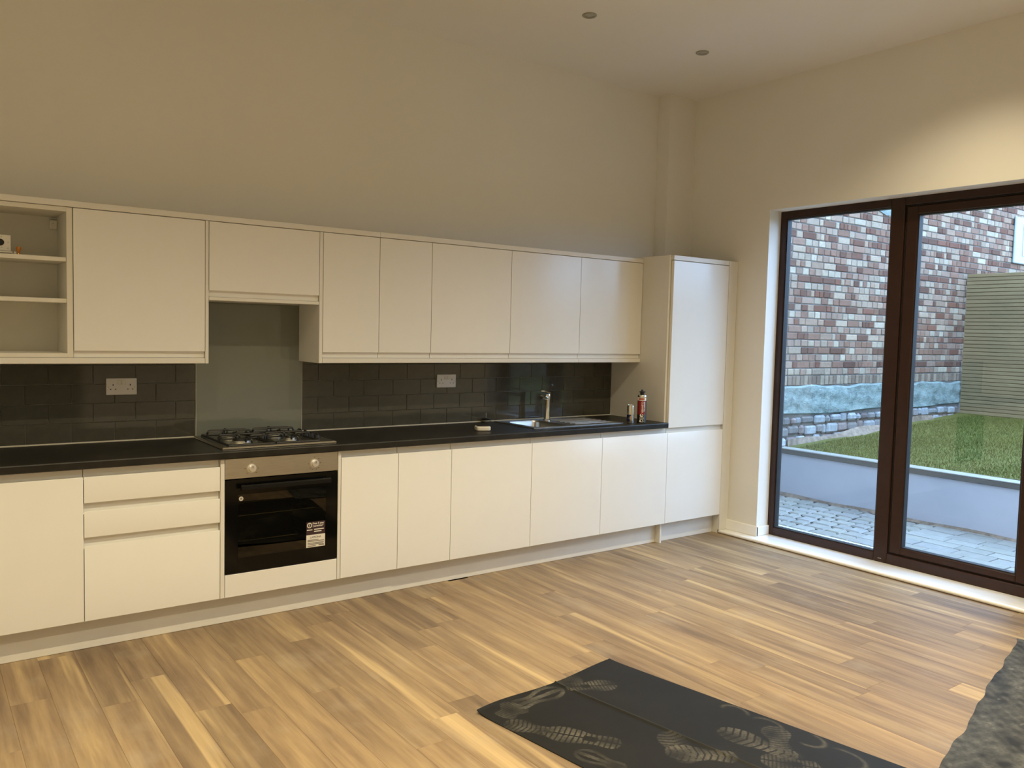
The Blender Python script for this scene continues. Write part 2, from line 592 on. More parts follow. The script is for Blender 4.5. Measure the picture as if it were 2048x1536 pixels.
# ------------------------------------------------------------------ window and glazed door
def bar(mb, y0, y1, z0, z1, x0=XG, x1=XG+0.075, ch=0.004):
    mb.box(x0, x1, y0, y1, z0, z1, ch)
win = struct(thing('window_1', None, None, (XG, -1.35, 0.026)))
mb = MB()
bar(mb, -0.862, -0.934, 0.026, OZ)
bar(mb, -0.934, -1.756, 2.447, OZ)
bar(mb, -0.934, -1.756, 0.026, 0.086)
bar(mb, -1.756, -1.850, 0.026, OZ)
bar(mb, -1.850, OY1+0.001, 2.450, OZ)
bar(mb, -1.850, OY1+0.001, 0.026, 0.095)
bar(mb, -2.745, OY1+0.001, 0.095, 2.450)
mb.build('window_frame', 'frame_brown', win)
mb = MB()
for y0, y1, z0, z1 in ((-0.934, -0.941, .086, 2.447), (-1.749, -1.756, .086, 2.447), (-0.941, -1.749, .086, .093), (-0.941, -1.749, 2.440, 2.447)):
    mb.box(XG+0.010, XG+0.060, y0, y1, z0, z1)
mb.build('gasket', 'frame_gasket', win, smooth=False)
MB().box(XG+0.030, XG+0.034, -0.936, -1.754, 0.088, 2.445).build('pane', 'window_glass', win, smooth=False)
MB().box(XG-0.0012, XG+0.001, -1.79, -1.815, 0.050, 0.056).build('drain_cap', 'grey_plastic', win, smooth=False)
door = struct(thing('door_1', None, None, (XG, -2.3, 0.095)))
mb = MB()
SX0, SX1 = XG+0.006, XG+0.072
mb.box(SX0, SX1, -1.862, -1.940, 0.104, 2.440, 0.006)
mb.box(SX0, SX1, -2.656, -2.738, 0.104, 2.440, 0.006)
mb.box(SX0, SX1, -1.935, -2.661, 2.384, 2.440, 0.006)
mb.box(SX0, SX1, -1.935, -2.661, 0.104, 0.152, 0.006)
mb.build('door_sash', 'frame_brown', door)
mb = MB()
for y0, y1, z0, z1 in ((-1.8502, -1.8618, .0955, 2.4495), (-2.7382, -2.7448, .0955, 2.4495), (-1.8618, -2.7382, .0955, .1038), (-1.8618, -2.7382, 2.4402, 2.4495)):
    mb.box(XG+0.020, XG+0.065, y0, y1, z0, z1)
mb.build('door_seal', 'frame_gasket', door, smooth=False)
mb = MB()
for y0, y1, z0, z1 in ((-1.940, -1.947, .152, 2.384), (-2.649, -2.656, .152, 2.384), (-1.947, -2.649, .152, .159), (-1.947, -2.649, 2.377, 2.384)):
    mb.box(XG+0.014, XG+0.060, y0, y1, z0, z1)
mb.build('gasket', 'frame_gasket', door, smooth=False)
MB().box(XG+0.034, XG+0.038, -1.942, -2.654, 0.154, 2.382).build('pane', 'window_glass', door, smooth=False)

# ------------------------------------------------------------------ garden beyond the glass
YW = 0.40
PZ = -0.05
XRT = 5.93
def lawn_z(x): return 0.425 + (x-6.0)*0.056
# patio
patio = struct(MB().box(XO, XRT, -9.0, YW, -0.3, PZ-0.028).build('patio', 'joint_sand', smooth=False))
rows = np.arange(XO+0.01, 4.585, 0.160).tolist()
xs_r = [(4.27, 4.42), (4.42, 4.58)]
x = 4.735
while x < XRT-0.03:
    wd = RNG.uniform(0.15, 0.19)
    xs_r.append((x, min(x+wd, XRT-0.004))); x += wd
for ri, (xa, xb) in enumerate(xs_r):
    y = YW-0.01-RNG.uniform(0, 0.1)
    while y > -3.6:
        tight = y < -1.15
        L = RNG.uniform(0.24, 0.34) if tight else RNG.uniform(0.13, 0.21)
        j = 0.004 if tight else RNG.uniform(0.008, 0.016)
        g = RNG.uniform(0.86, 1.08)
        mb = MB(); mb.col = (0.265*g, 0.262*g, 0.235*g*RNG.uniform(0.96, 1.04))
        mb.box(xa+j, xb-j, y-L+j, y-j, PZ-0.028, PZ+RNG.uniform(-0.003, 0.002), 0.003 if tight else 0.012)
        mb.build('paver', 'paver_piece', patio)
        y -= L
dr = tag(MB().box(4.59, 4.73, -3.6, YW-0.02, PZ-0.027, PZ-0.022).build('channel_drain', 'joint_sand', smooth=False), 'slotted metal channel drain set in the patio paving outside the glazing', 'drain')
mb = MB()
y = YW-0.03
while y > -3.6:
    mb.box(4.605, 4.715, y-0.020, y, PZ-0.022, PZ+0.001); y -= 0.036
mb.box(4.592, 4.605, -3.6, YW-0.03, PZ-0.022, PZ-0.001); mb.box(4.715, 4.728, -3.6, YW-0.03, PZ-0.022, PZ-0.001)
mb.build('grating', 'drain_steel', dr, smooth=False, kind='stuff')
mb = MB()
for i in range(61):
    yy_ = YW-0.01-9.0*i/61
    w_ = 0.03+0.018*math.sin(yy_*5.1)+0.01*math.sin(yy_*13)
    mb.v += [(XRT-0.002, yy_, PZ+0.022+0.006*math.sin(yy_*7)), (XRT-w_, yy_, PZ-0.004)]
for i in range(60):
    mb.f.append((2*i, 2*i+1, 2*i+3, 2*i+2)); mb.c.append(None)
mb.build('soil_line', 'soil', patio, kind='stuff')
# retaining wall with coping
rw = thing('retaining_wall', 'low pale rendered retaining wall between the patio and the lawn', 'wall', (XRT+0.06, -1.6, PZ-0.1))
MB().box(XRT, XRT+0.12, -9.0, YW, PZ-0.1, 0.372).build('wall_face', 'render_grey', rw, smooth=False)
MB().box(XRT-0.012, XRT+0.10, -9.0, YW, 0.373, 0.418, 0.003).build('coping', 'coping_dark', rw)
MB().box(XRT-0.014, XRT+0.12, -9.0, YW, 0.4185, 0.431, 0.003).build('coping_cap', 'coping_metal', rw)
# lawn
mb = MB()
nx, ny = 28, 26
xs_ = np.linspace(XRT+0.121, 13.2, nx); ys_ = np.linspace(-9.0, YW, ny)
for i in range(nx):
    for j in range(ny):
        mb.v.append((xs_[i], ys_[j], lawn_z(xs_[i]) + 0.008*math.sin(xs_[i]*3.1+ys_[j]*2.3)))
for i in range(nx-1):
    for j in range(ny-1):
        mb.f.append((i*ny+j, (i+1)*ny+j, (i+1)*ny+j+1, i*ny+j+1)); mb.c.append((0.092, 0.096, 0.016))
lawn = struct(mb.build('lawn', 'grass_piece'))
nb = 45000
rg = np.random.default_rng(3)
gx = rg.uniform(XRT+0.14, 9.70, nb); gy = rg.uniform(-2.6, YW-0.19, nb)
gz = 0.425+(gx-6.0)*0.056 + 0.008*np.sin(gx*3.1+gy*2.3) - 0.003
h = rg.uniform(0.014, 0.030, nb); an = rg.uniform(0, 2*PI, nb); wd = 0.0035
dx, dy = np.cos(an), np.sin(an)
V = np.zeros((nb, 3, 3))
V[:, 0] = np.stack([gx-dx*wd, gy-dy*wd, gz], 1); V[:, 1] = np.stack([gx+dx*wd, gy+dy*wd, gz], 1)
V[:, 2] = np.stack([gx+rg.normal(0, .007, nb), gy+rg.normal(0, .007, nb), gz+h], 1)
me = bpy.data.meshes.new('grass_blades')
me.from_pydata(V.reshape(-1, 3).tolist(), [], np.arange(nb*3).reshape(-1, 3).tolist())
ca = me.color_attributes.new('Col', 'FLOAT_COLOR', 'CORNER')
cc = np.ones((nb*3, 4), np.float32)
gg = np.repeat(rg.uniform(0.75, 1.25, nb), 3)
cc[:, 0] = 0.097*gg; cc[:, 1] = 0.102*gg; cc[:, 2] = 0.017*gg
ca.data.foreach_set('color', cc.ravel())
me.materials.append(MAT['grass_piece'])
go = bpy.data.objects.new('grass', me); COL.objects.link(go)
go['kind'] = 'stuff'; tag(go, 'short green artificial grass covering the raised lawn', 'grass')

# brick wall: alternating header and stretcher courses
BW = thing('brick_wall', 'tall weathered brick garden wall with pale and reddish bricks and a cement patch at its foot', 'wall', (8.7, YW, -0.1))
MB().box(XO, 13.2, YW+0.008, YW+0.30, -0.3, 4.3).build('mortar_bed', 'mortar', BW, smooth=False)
PAL_H = [(0.52, 0.53, 0.51), (0.46, 0.46, 0.45), (0.42, 0.37, 0.36), (0.60, 0.65, 0.64), (0.38, 0.30, 0.28), (0.48, 0.44, 0.42), (0.33, 0.24, 0.22)]
PAL_S = [(0.26, 0.15, 0.13), (0.22, 0.14, 0.125), (0.34, 0.25, 0.23), (0.46, 0.41, 0.38), (0.30, 0.22, 0.20), (0.18, 0.12, 0.11), (0.55, 0.54, 0.51)]
CH = 0.0753
bricks = []
zc0 = 1.165
for ci in range(0, 40):
    z0 = zc0 + ci*CH; z1 = z0+CH-0.010
    header = ci % 2 == 0
    x = XO + RNG.uniform(0, 0.1)
    while x < 13.1:
        t = RNG.random()
        if header:
            L = 0.113 + RNG.uniform(-0.012, 0.012) if t > 0.10 else 0.225
        else:
            L = 0.225 if t < 0.28 else (0.113 if t < 0.62 else RNG.uniform(0.065, 0.085))
        c = RNG.choice(PAL_H if (header or RNG.random() < 0.18) else PAL_S)
        bricks.append((x+0.005, x+L-0.005, z0, z1, c)); x += L
x = XO+0.02
while x < 13.1:                       # soldier course
    L = RNG.uniform(0.066, 0.082)
    bricks.append((x+0.004, x+L-0.005, 1.055, 1.153, RNG.choice([(0.34, 0.33, 0.32), (0.40, 0.39, 0.37), (0.28, 0.26, 0.25), (0.46, 0.47, 0.45)]))); x += L
vis = []; rest = []
for b_ in bricks:
    inview = (5.85 < b_[0] < 9.75 and b_[2] < 3.05) 
    (vis if inview else rest).append(b_)
vis.sort(key=lambda q: -((q[1]-q[0])*(q[3]-q[2])/((q[0]+1.29)**3)))
rest += vis[300:]; vis = vis[:300]
def brick_into(mb, q):
    g = RNG.uniform(0.85, 1.12)
    mb.col = tuple(v*g*k_ for v, k_ in zip(q[4], (0.60, 0.455, 0.34)))
    d = RNG.uniform(-0.005, 0.002)
    mb.box(q[0], q[1], YW+d, YW+0.012, q[2]+RNG.uniform(-.003, .002), q[3]+RNG.uniform(-.002, .003), 0.007)
for q in vis:
    mb = MB(); brick_into(mb, q); mb.build('brick', 'brick_piece', BW, smooth=False)
mb = MB()
for q in rest: brick_into(mb, q)
mb.build('brickwork', 'brick_piece', BW, smooth=False, kind='stuff')
# uneven cement patch
mb = MB()
nx, nz = 150, 16
for i in range(nx+1):
    for j in range(nz+1):
        x = XO+0.01+(9.8-XO)*i/nx
        top = 1.050+0.012*math.sin(x*5.1)+0.008*math.sin(x*13.7); bot = 0.742+0.012*math.sin(x*3.3+1)
        z = bot+(top-bot)*j/nz
        e = min(j, nz-j)
        d = -0.022 + 0.010*math.sin(x*9+z*17)*math.sin(x*4.1-z*23) + 0.006*math.sin(x*31+z*11)*math.sin(z*41)
        if e == 0: d = 0.010
        mb.v.append((x, YW+d, z))
for i in range(nx):
    for j in range(nz):
        a = i*(nz+1)+j
        mb.f.append((a, a+nz+1, a+nz+2, a+1)); mb.c.append(None)
mb.build('cement_patch', 'cement_patch', BW)
# a smeared mortar patch high on the wall
mb = MB()
pts = [(7.62, 3.03), (7.80, 2.985), (7.98, 2.995), (8.10, 3.05), (8.12, 3.3), (7.66, 3.3)]
mb.prism([(a, b_) for a, b_ in pts], YW-0.012, YW+0.006, 'y')
mb.build('mortar_smear', 'cement_patch', BW)
# rough stones under the patch
z = 0.735
for rr, hh in enumerate((0.10, 0.11, 0.11)):
    x = XO+0.02
    while x < 9.7:
        L = RNG.uniform(0.08, 0.24)
        g = 0.60*RNG.uniform(0.7, 1.25)
        mb = MB(); mb.col = RNG.choice([(0.40*g, 0.41*g, 0.41*g), (0.34*g, 0.32*g, 0.30*g), (0.46*g, 0.48*g, 0.48*g), (0.30*g, 0.24*g, 0.22*g)])
        mb.box(x+0.004, x+L-0.006, YW-0.02-RNG.uniform(0, .03), YW+0.012, z-hh+0.008+RNG.uniform(-.012, .012), z-0.004+RNG.uniform(-.016, .006), RNG.uniform(0.014, 0.028))
        if z-hh > lawn_z(x)-0.10 or x < XRT:
            mb.build('stone', 'stone_piece', BW)
        x += L
    z -= hh
# low bank of soil between lawn and stones
mb = MB()
n = 60
for i in range(n+1):
    x = XRT+0.12+(9.0-XRT-0.12)*i/n
    wv = 0.05+0.035*math.sin(x*2.7)+0.02*math.sin(x*7.1)
    for dy, dz in ((-wv-0.06, -0.012), (-wv*0.5-0.06, 0.028+0.012*math.sin(x*9)), (-0.062, 0.055+0.02*math.sin(x*5.3))):
        mb.v.append((x, YW+dy, lawn_z(x)+dz))
for i in range(n):
    for j in range(2):
        a = i*3+j; mb.f.append((a, a+3, a+4, a+1)); mb.c.append(None)
tag(mb.build('soil_bank', 'soil'), 'narrow strip of bare brown soil where the lawn meets the stones', 'soil')
# pale blue window panel on the brick wall
bp = thing('wall_window', 'pale blue framed panel on the brick wall above the slatted fence', 'window', (11.6, YW, 2.68))
MB().box(11.08, 12.1, YW-0.035, YW-0.006, 2.67, 3.31, 0.01).build('panel_frame', 'blue_panel', bp)
MB().box(11.32, 12.0, YW-0.043, YW-0.0355, 2.78, 3.22, 0.004).build('pane', 'pane_white', bp)
# slatted fence
XF = 9.76
fn = thing('slatted_fence', 'grey-green timber fence of narrow horizontal slats at the end of the lawn', 'fence', (XF, -1.6, 0.62))
z = 2.432
while z > 0.60:
    g = RNG.uniform(0.88, 1.08)
    mb = MB(); mb.col = (0.21*g, 0.152*g, 0.076*g)
    mb.box(XF, XF+0.022, -9.0, YW-0.035, z-0.0415, z, 0.003)
    mb.build('slat', 'slat_piece', fn); z -= 0.0475
mb = MB(); mb.col = (0.21, 0.152, 0.076)
mb.box(XF+0.0225, XF+0.030, -9.0, YW-0.036, 0.60, 2.425).build('added_gap_blocker', 'slat_piece', fn, smooth=False)  # board added behind the slats to keep sky light out of the gaps
for yy in (0.30, -0.9, -2.1, -3.3, -4.5, -5.7, -6.9, -8.1):
    mb = MB(); mb.col = (0.21, 0.152, 0.076)
    mb.box(XF+0.0305, XF+0.09, yy-0.04, yy+0.04, 0.55, 2.42).build('post', 'slat_piece', fn)

sky_block_fence = thing('slatted_fence', 'unseen timber slatted fence added opposite the brick wall to block sky reflections', 'fence', (7.0, -8.9, 0.0))  # unseen fence added to block sky from reflections in tiles and doors
z = 2.432
while z > 0.0:
    mb = MB(); mb.col = (0.21, 0.152, 0.076)
    mb.box(XO+0.1, XF-0.005, -9.05, -9.03, z-0.0415, z, 0.003)
    mb.build('slat', 'slat_piece', sky_block_fence); z -= 0.0475
for xx in (4.4, 6.2, 8.0, 9.6):
    mb = MB(); mb.col = (0.21, 0.152, 0.076)
    mb.box(xx-0.04, xx+0.04, -9.12, -9.051, -0.05, 2.42).build('post', 'slat_piece', sky_block_fence)
struct(MB().box(-45, 45, -45, 45, -0.5, -0.31).build('ground', 'soil', smooth=False))

# ------------------------------------------------------------------ kitchen: doors and cabinets
GAP = 0.0018
def door_bottom_plain(mb, x0, x1, z0, z1, yf, th=0.025, top_j=True):
    """slab front with a scooped finger pull along the top edge (or the bottom one)."""
    yb = yf+th
    c = 0.0025
    if top_j:
        zt = z1-0.034
        prof = [(yf+c, z0), (yf, z0+c), (yf, zt-0.003), (yf+0.0015, zt), (yf+0.004, zt-0.002), (yf+0.008, zt-0.012), (yf+0.015, zt-0.016), (yf+0.0205, zt-0.008), (yf+0.0215, z1), (yb, z1), (yb, z0)]
    else:
        zb = z0+0.032
        prof = [(yb, z0), (yf+0.0160, z0), (yf+0.0150, zb-0.003), (yf+0.011, zb+0.003), (yf+0.006, zb+0.001), (yf+0.0015, zb), (yf, zb+0.002), (yf, z1-c), (yf+c, z1), (yb, z1)]
    mb.prism(prof, x0+GAP, x1-GAP)
    return mb

def carcass(mb, x0, x1, y0, y1, z0, z1, t=0.018, top=True, back=True):
    mb.box(x0, x0+t, y0, y1, z0, z1); mb.box(x1-t, x1, y0, y1, z0, z1)
    mb.box(x0+t, x1-t, y0, y1, z0, z0+t)
    if top: mb.box(x0+t, x1-t, y0, y1, z1-t, z1)
    else: mb.box(x0+t, x1-t, y0, y0+0.06, z1-t, z1)
    if back: mb.box(x0+t, x1-t, y1-0.008, y1, z0+t, z1-(t if top else 0))
    return mb

BX = dict(g00=-1.258, g0=-0.641, dr=-0.023, ov0=0.0, ov1=0.6134, f1=0.6327, g1=0.9883, g2=1.3491, g3=1.9604, g4=2.574, g5=3.2035)
ZB0, ZB1 = 0.152, 0.867
CY0, CY1 = DF+0.0265, -0.045
def base_cab(x0, x1, label, xd=None):
    t = thing('base_cabinet', label, 'cabinet', ((x0+x1)/2, (DF-0.02)/2, 0.152))
    carcass(MB(), x0+0.0005, x1-0.0005, CY0, CY1, ZB0, ZB1, top=False).build('carcass', 'carcass_white', t, smooth=False)
    door_bottom_plain(MB(), x0, xd or x1, ZB0, ZB1-0.004, DF).build('door', 'gloss_white', t)
    return t
base_cab(BX['g00'], BX['g0'], 'wide white gloss base cabinet with one plain door, next to the drawer unit')
base_cab(BX['f1'], BX['g1'], 'narrow white gloss base cabinet directly beside the oven')
base_cab(BX['g1'], BX['g2'], 'narrow white gloss base cabinet between another narrow one and a wide one')
base_cab(BX['g2'], BX['g3'], 'wide white gloss base cabinet below the white square gadget, next to a narrow one')
base_cab(BX['g3'], BX['g4'], 'wide white gloss base cabinet under the sink bowl and tap')
base_cab(BX['g4'], BX['g5'], 'wide white gloss base cabinet under the drainer, against the tall cabinet', xd=3.2225)
t = thing('drawer_cabinet', 'white gloss base cabinet with three drawers, beside the oven', 'cabinet', ((BX['g0']+BX['dr'])/2, DF/2, 0.152))
carcass(MB(), BX['g0']+0.0005, BX['dr']-0.0005, CY0, CY1, ZB0, ZB1, top=False).build('carcass', 'carcass_white', t, smooth=False)
for z0, z1 in ((0.152, 0.541), (0.545, 0.702), (0.706, 0.863)):
    door_bottom_plain(MB(), BX['g0'], BX['dr'], z0, z1, DF).build('drawer_front', 'gloss_white', t)

# panels either side of the oven
for xa, xb, lb in ((BX['dr'], BX['ov0'], 'slim white upright panel between the drawer unit and the oven'), (BX['ov1'], BX['f1'], 'slim white upright panel between the oven and a narrow cabinet')):
    tag(MB().box(xa+0.0012, xb-0.0012, DF, CY1, ZB0, ZB1-0.001, 0.0012).build('side_panel', 'satin_white', smooth=False), lb, 'panel')

# plinths
P0 = -0.5435
tag(MB().box(-1.258, 0.9930, P0, P0+0.016, 0.001, 0.150, 0.0015).build('plinth', 'plinth_white', smooth=False), 'long white plinth board under the drawers and the oven', 'plinth')
tag(MB().box(0.9935, 3.2030, P0+0.005, P0+0.021, 0.001, 0.150, 0.0015).build('plinth', 'plinth_white', smooth=False), 'long white plinth board under the sink cabinets', 'plinth')
tag(MB().box(3.2230, 3.842, P0, P0+0.016, 0.001, 0.150, 0.0015).build('plinth', 'plinth_white', smooth=False), 'short white plinth board under the tall cabinet', 'plinth')

# tall cabinet, end panel, filler
TX0, TX1, TX2 = 3.2225, 3.8435, 3.9455
tag(MB().box(3.2040, 3.2220, DF+0.0262, -0.0015, 0.001, 2.130, 0.0012).build('end_panel', 'satin_white', smooth=False), 'full height white end panel on the side of the tall cabinet', 'panel')
ZS = 0.862
t = thing('tall_cabinet', 'tall white gloss cabinet with two doors beside the glazed door', 'cabinet', ((TX0+TX1)/2, DF/2, 0.152))
carcass(MB(), TX0+0.0005, TX1-0.0005, CY0, -0.01, ZB0, 2.096).build('carcass', 'carcass_white', t, smooth=False)
MB().box(TX0+GAP, TX1-GAP, DF, DF+0.025, ZS+0.002, 2.0925, 0.0025).build('door', 'gloss_white', t)
door_bottom_plain(MB(), TX0, TX1, ZB0, ZS-0.001, DF).build('door', 'gloss_white', t)
MB().box(TX0+0.001, TX1-0.001, DF, -0.012, 2.0965, 2.130, 0.0015).build('top_strip', 'satin_white', t, smooth=False)
mb = MB()
mb.box(TX1+0.0015, TX2, DF, DF+0.02, 0.027, 2.130, 0.0015)
mb.box(TX1+0.0015, TX1+0.0195, DF+0.0205, -0.002, 0.001, 2.130)
tag(mb.build('filler_panel', 'satin_white', smooth=False), 'narrow white filler strip between the tall cabinet and the wall', 'panel')

# wall cabinets
WX = dict(o0=-1.250, w1=-0.6330, w2=-0.0150, w3=0.0040, w4=0.6200, w5=0.6420, w6=1.0004, w7=1.3618, w8=1.9753, w9=2.5884, w10=3.2030)
WZ0, WZ1 = 1.3670, 2.0835
WC0 = WF+0.0265
def wall_cab(x0, x1, label, z0=WZ0, name='wall_cabinet'):
    t = thing(name, label, 'cabinet', ((x0+x1)/2, WF/2, z0))
    carcass(MB(), x0+0.0005, x1-0.0005, WC0, -0.0015, z0+0.004, 2.0845).build('carcass', 'carcass_white', t, smooth=False)
    door_bottom_plain(MB(), x0, x1, z0, WZ1, WF, top_j=False).build('door', 'gloss_white', t)
    return t
wall_cab(WX['w1'], WX['w2'], 'wide white wall cabinet between the open shelves and the hob recess')
wall_cab(WX['w3'], WX['w4'], 'short white wall cabinet over the hob, with a shallow door', z0=1.690)
wall_cab(WX['w5'], WX['w6'], 'narrow white wall cabinet next to the hob recess')
wall_cab(WX['w6'], WX['w7'], 'narrow white wall cabinet between a narrow and a wide wall cabinet')
wall_cab(WX['w7'], WX['w8'], 'wide white wall cabinet above the socket that is nearer the sink')
wall_cab(WX['w8'], WX['w9'], 'wide white wall cabinet above the sink tap')
wall_cab(WX['w9'], WX['w10'], 'wide white wall cabinet against the tall cabinet')
for xa, xb, lb, m_ in ((WX['w2'], WX['w3'], 'slim white panel between the wide wall cabinet and the hob recess', 0), (WX['w4'], WX['w5'], 'white panel closing the hob recess beside a narrow wall cabinet', 1)):
    tag(MB().box(xa+0.0010, xb-0.0010, WF, -0.018, 1.3365, 2.0850, 0.0012).build('side_panel', 'satin_white', smooth=False), lb, 'panel')
# open cabinet
t = thing('open_wall_cabinet', 'white wall cabinet without a door, showing two shelves', 'cabinet', ((WX['o0']+WX['w1'])/2, WF/2, WZ0))
xa, xb = WX['o0'], WX['w1']-0.001
ft = 0.026
mb = MB()
mb.box(xa, xa+ft, WF+0.004, -0.0015, WZ0, 2.0845, 0.001); mb.box(xb-ft, xb, WF+0.004, -0.0015, WZ0, 2.0845, 0.001)
mb.box(xa+ft, xb-ft, WF+0.004, -0.0015, WZ0, WZ0+0.020, 0.001); mb.box(xa+ft, xb-ft, WF+0.004, -0.0015, 2.0625, 2.0845, 0.001)
mb.box(xa+ft, xb-ft, -0.010, -0.0015, WZ0+0.02, 2.0625)
mb.build('carcass', 'carcass_white', t, smooth=False)
for zz in (1.826, 1.629):
    MB().box(xa+ft+0.0006, xb-ft-0.0006, WF+0.012, -0.0105, zz, zz+0.020, 0.001).build('shelf', 'carcass_white', t, smooth=False)
mb = MB()
mb.box(xb-ft-0.034, xb-ft-0.0005, -0.040, -0.012, 2.000, 2.048, 0.004)
br = mb.build('hanging_bracket', 'white_plastic', t)
MB().lathe([(0.004, 0), (0.004, 0.0015)], (xb-ft-0.020, -0.0402, 2.030), 10, (0, -1, 0)).build('screw', 'nickel', br)
# top cornice strips and light pelmets
tag(MB().box(WX['o0'], 0.9990, WF-0.004, -0.0015, 2.0860, 2.1150, 0.0015).build('cornice', 'satin_white', smooth=False), 'white top strip over the open cabinet and hob cabinet', 'trim')
tag(MB().box(1.0000, 3.2030, WF-0.004, -0.0015, 2.0860, 2.1160, 0.0015).build('cornice', 'satin_white', smooth=False), 'white top strip over the wall cabinets near the tall cabinet', 'trim')
tag(MB().box(WX['o0'], WX['w2']-0.0005, WF, WF+0.018, 1.3365, 1.3655, 0.002).build('pelmet', 'satin_white', smooth=False), 'white pelmet strip under the open cabinet', 'trim')
tag(MB().box(WX['w3']+0.0005, WX['w4']-0.0005, WF, WF+0.018, 1.6700, 1.6885, 0.002).build('pelmet', 'satin_white', smooth=False), 'short white pelmet strip under the cabinet over the hob', 'trim')
tag(MB().box(WX['w5']+0.0005, 2.5880, WF, WF+0.018, 1.3365, 1.3655, 0.002).build('pelmet', 'satin_white', smooth=False), 'long white pelmet strip under four wall cabinets by the hob recess', 'trim')
tag(MB().box(2.5890, 3.2030, WF, WF+0.018, 1.3365, 1.3655, 0.002).build('pelmet', 'satin_white', smooth=False), 'short white pelmet strip under the wall cabinet against the tall cabinet', 'trim')

# worktop with cut-outs for sink bowl
SKX0, SKX1, SKY0, SKY1 = 2.085, 2.400, -0.490, -0.105
mb = MB()
WY = -0.634
def topbox(x0, x1, y0, y1): mb.box(x0, x1, y0, y1, 0.8685, ZW)
prof = [(WY+0.004, 0.8685), (WY, 0.8725), (WY, ZW-0.006), (WY+0.002, ZW-0.002), (WY+0.006, ZW), (SKY0, ZW), (SKY0, 0.8685)]
mb.prism(prof, -1.265, 3.2030)
topbox(-1.265, SKX0, SKY0, -0.002); topbox(SKX1, 3.2030, SKY0, -0.002); topbox(SKX0, SKX1, SKY1, -0.002)
tag(mb.build('worktop', 'worktop_slate', smooth=False), 'long dark slate worktop running along the base cabinets', 'worktop')

# tiled splashbacks
def tiles(x0, x1, base, label):
    g = tag(MB().box(x0, x1, -0.0055, -0.0008, 0.9085, 1.372).build('tile_splashback', 'grout', smooth=False), label, 'tiles')
    RH, TW = 0.1013, 0.2067
    for r in range(5):
        z0 = 0.9115+r*RH; z1 = min(z0+RH, 1.371)
        off = base + (TW/2 if r % 2 else 0)
        x = off - TW*math.ceil((off-x0)/TW)
        while x < x1-0.005:
            a, b_ = max(x, x0), min(x+TW, x1)
            if b_-a > 0.012:
                mb = MB().box(a+0.0014, b_-0.0014, -0.0115, -0.0056, z0+0.0014, z1-0.0014, 0.0012)
                o = mb.build('tile', 'tile_glaze', g, origin=((a+b_)/2, -0.0056, (z0+z1)/2), smooth=False)
                o.rotation_euler = (RNG.gauss(0, 0.0010), 0, RNG.gauss(0, 0.0012))
            x += TW
    mb = MB()
    mb.prism([(-0.0120, 0.9074), (-0.0200, 0.9074), (-0.0120, 0.9135)], x0, x1)
    mb.build('sealant', 'sealant', g)
    return g
tiles(-1.26, 0.0205, -0.809, 'dark grey brick-bond wall tiles under the open cabinet')
tiles(0.6465, 3.2030, 0.853, 'dark grey brick-bond wall tiles behind the sink')
t = thing('glass_splashback', 'plain grey glass splashback on the wall behind the hob', 'splashback', (0.333, -0.008, 0.9075))
MB().box(0.0245, 0.6425, -0.0145, -0.0010, 0.9085, 1.668, 0.0012).build('glass_sheet', 'splash_glass', t, smooth=False)
mb = MB()
mb.box(0.0210, 0.0240, -0.0150, -0.0010, 0.9085, 1.366); mb.box(0.6430, 0.6460, -0.0150, -0.0010, 0.9085, 1.366)
mb.build('edge_trim', 'sealant', t, smooth=False)

# double sockets
def socket(xc, zc, label):
    t = thing('double_socket', label, 'socket', (xc, -0.0122, zc))
    pl = MB().box(xc-0.0755, xc+0.0755, -0.0215, -0.0122, zc-0.0445, zc+0.0445, 0.003).build('face_plate', 'white_plastic', t)
    for s in (-1, 1):
        MB().box(xc+s*0.0105-0.0085, xc+s*0.0105+0.0085, -0.0250, -0.0216, zc+0.010, zc+0.034, 0.0015).build('rocker_switch', 'white_plastic', t)
        px = xc+s*0.042
        mb = MB()
        mb.box(px-0.0022, px+0.0022, -0.0220, -0.0210, zc+0.004, zc+0.014)
        mb.box(px-0.0155, px-0.0085, -0.0220, -0.0210, zc-0.0165, zc-0.012)
        mb.box(px+0.0085, px+0.0155, -0.0220, -0.0210, zc-0.0165, zc-0.012)
        mb.build('pin_slots', 'black_plastic', t, smooth=False)
        MB().lathe([(0.0035, 0), (0.003, 0.001)], (xc+s*0.064, -0.0216, zc-0.002), 10, (0, -1, 0)).build('screw', 'nickel', t)
socket(-0.363, 1.201, 'white double wall socket on the tiles under the wide wall cabinet by the open shelves')
socket(1.669, 1.200, 'white double wall socket on the tiles between hob and sink')

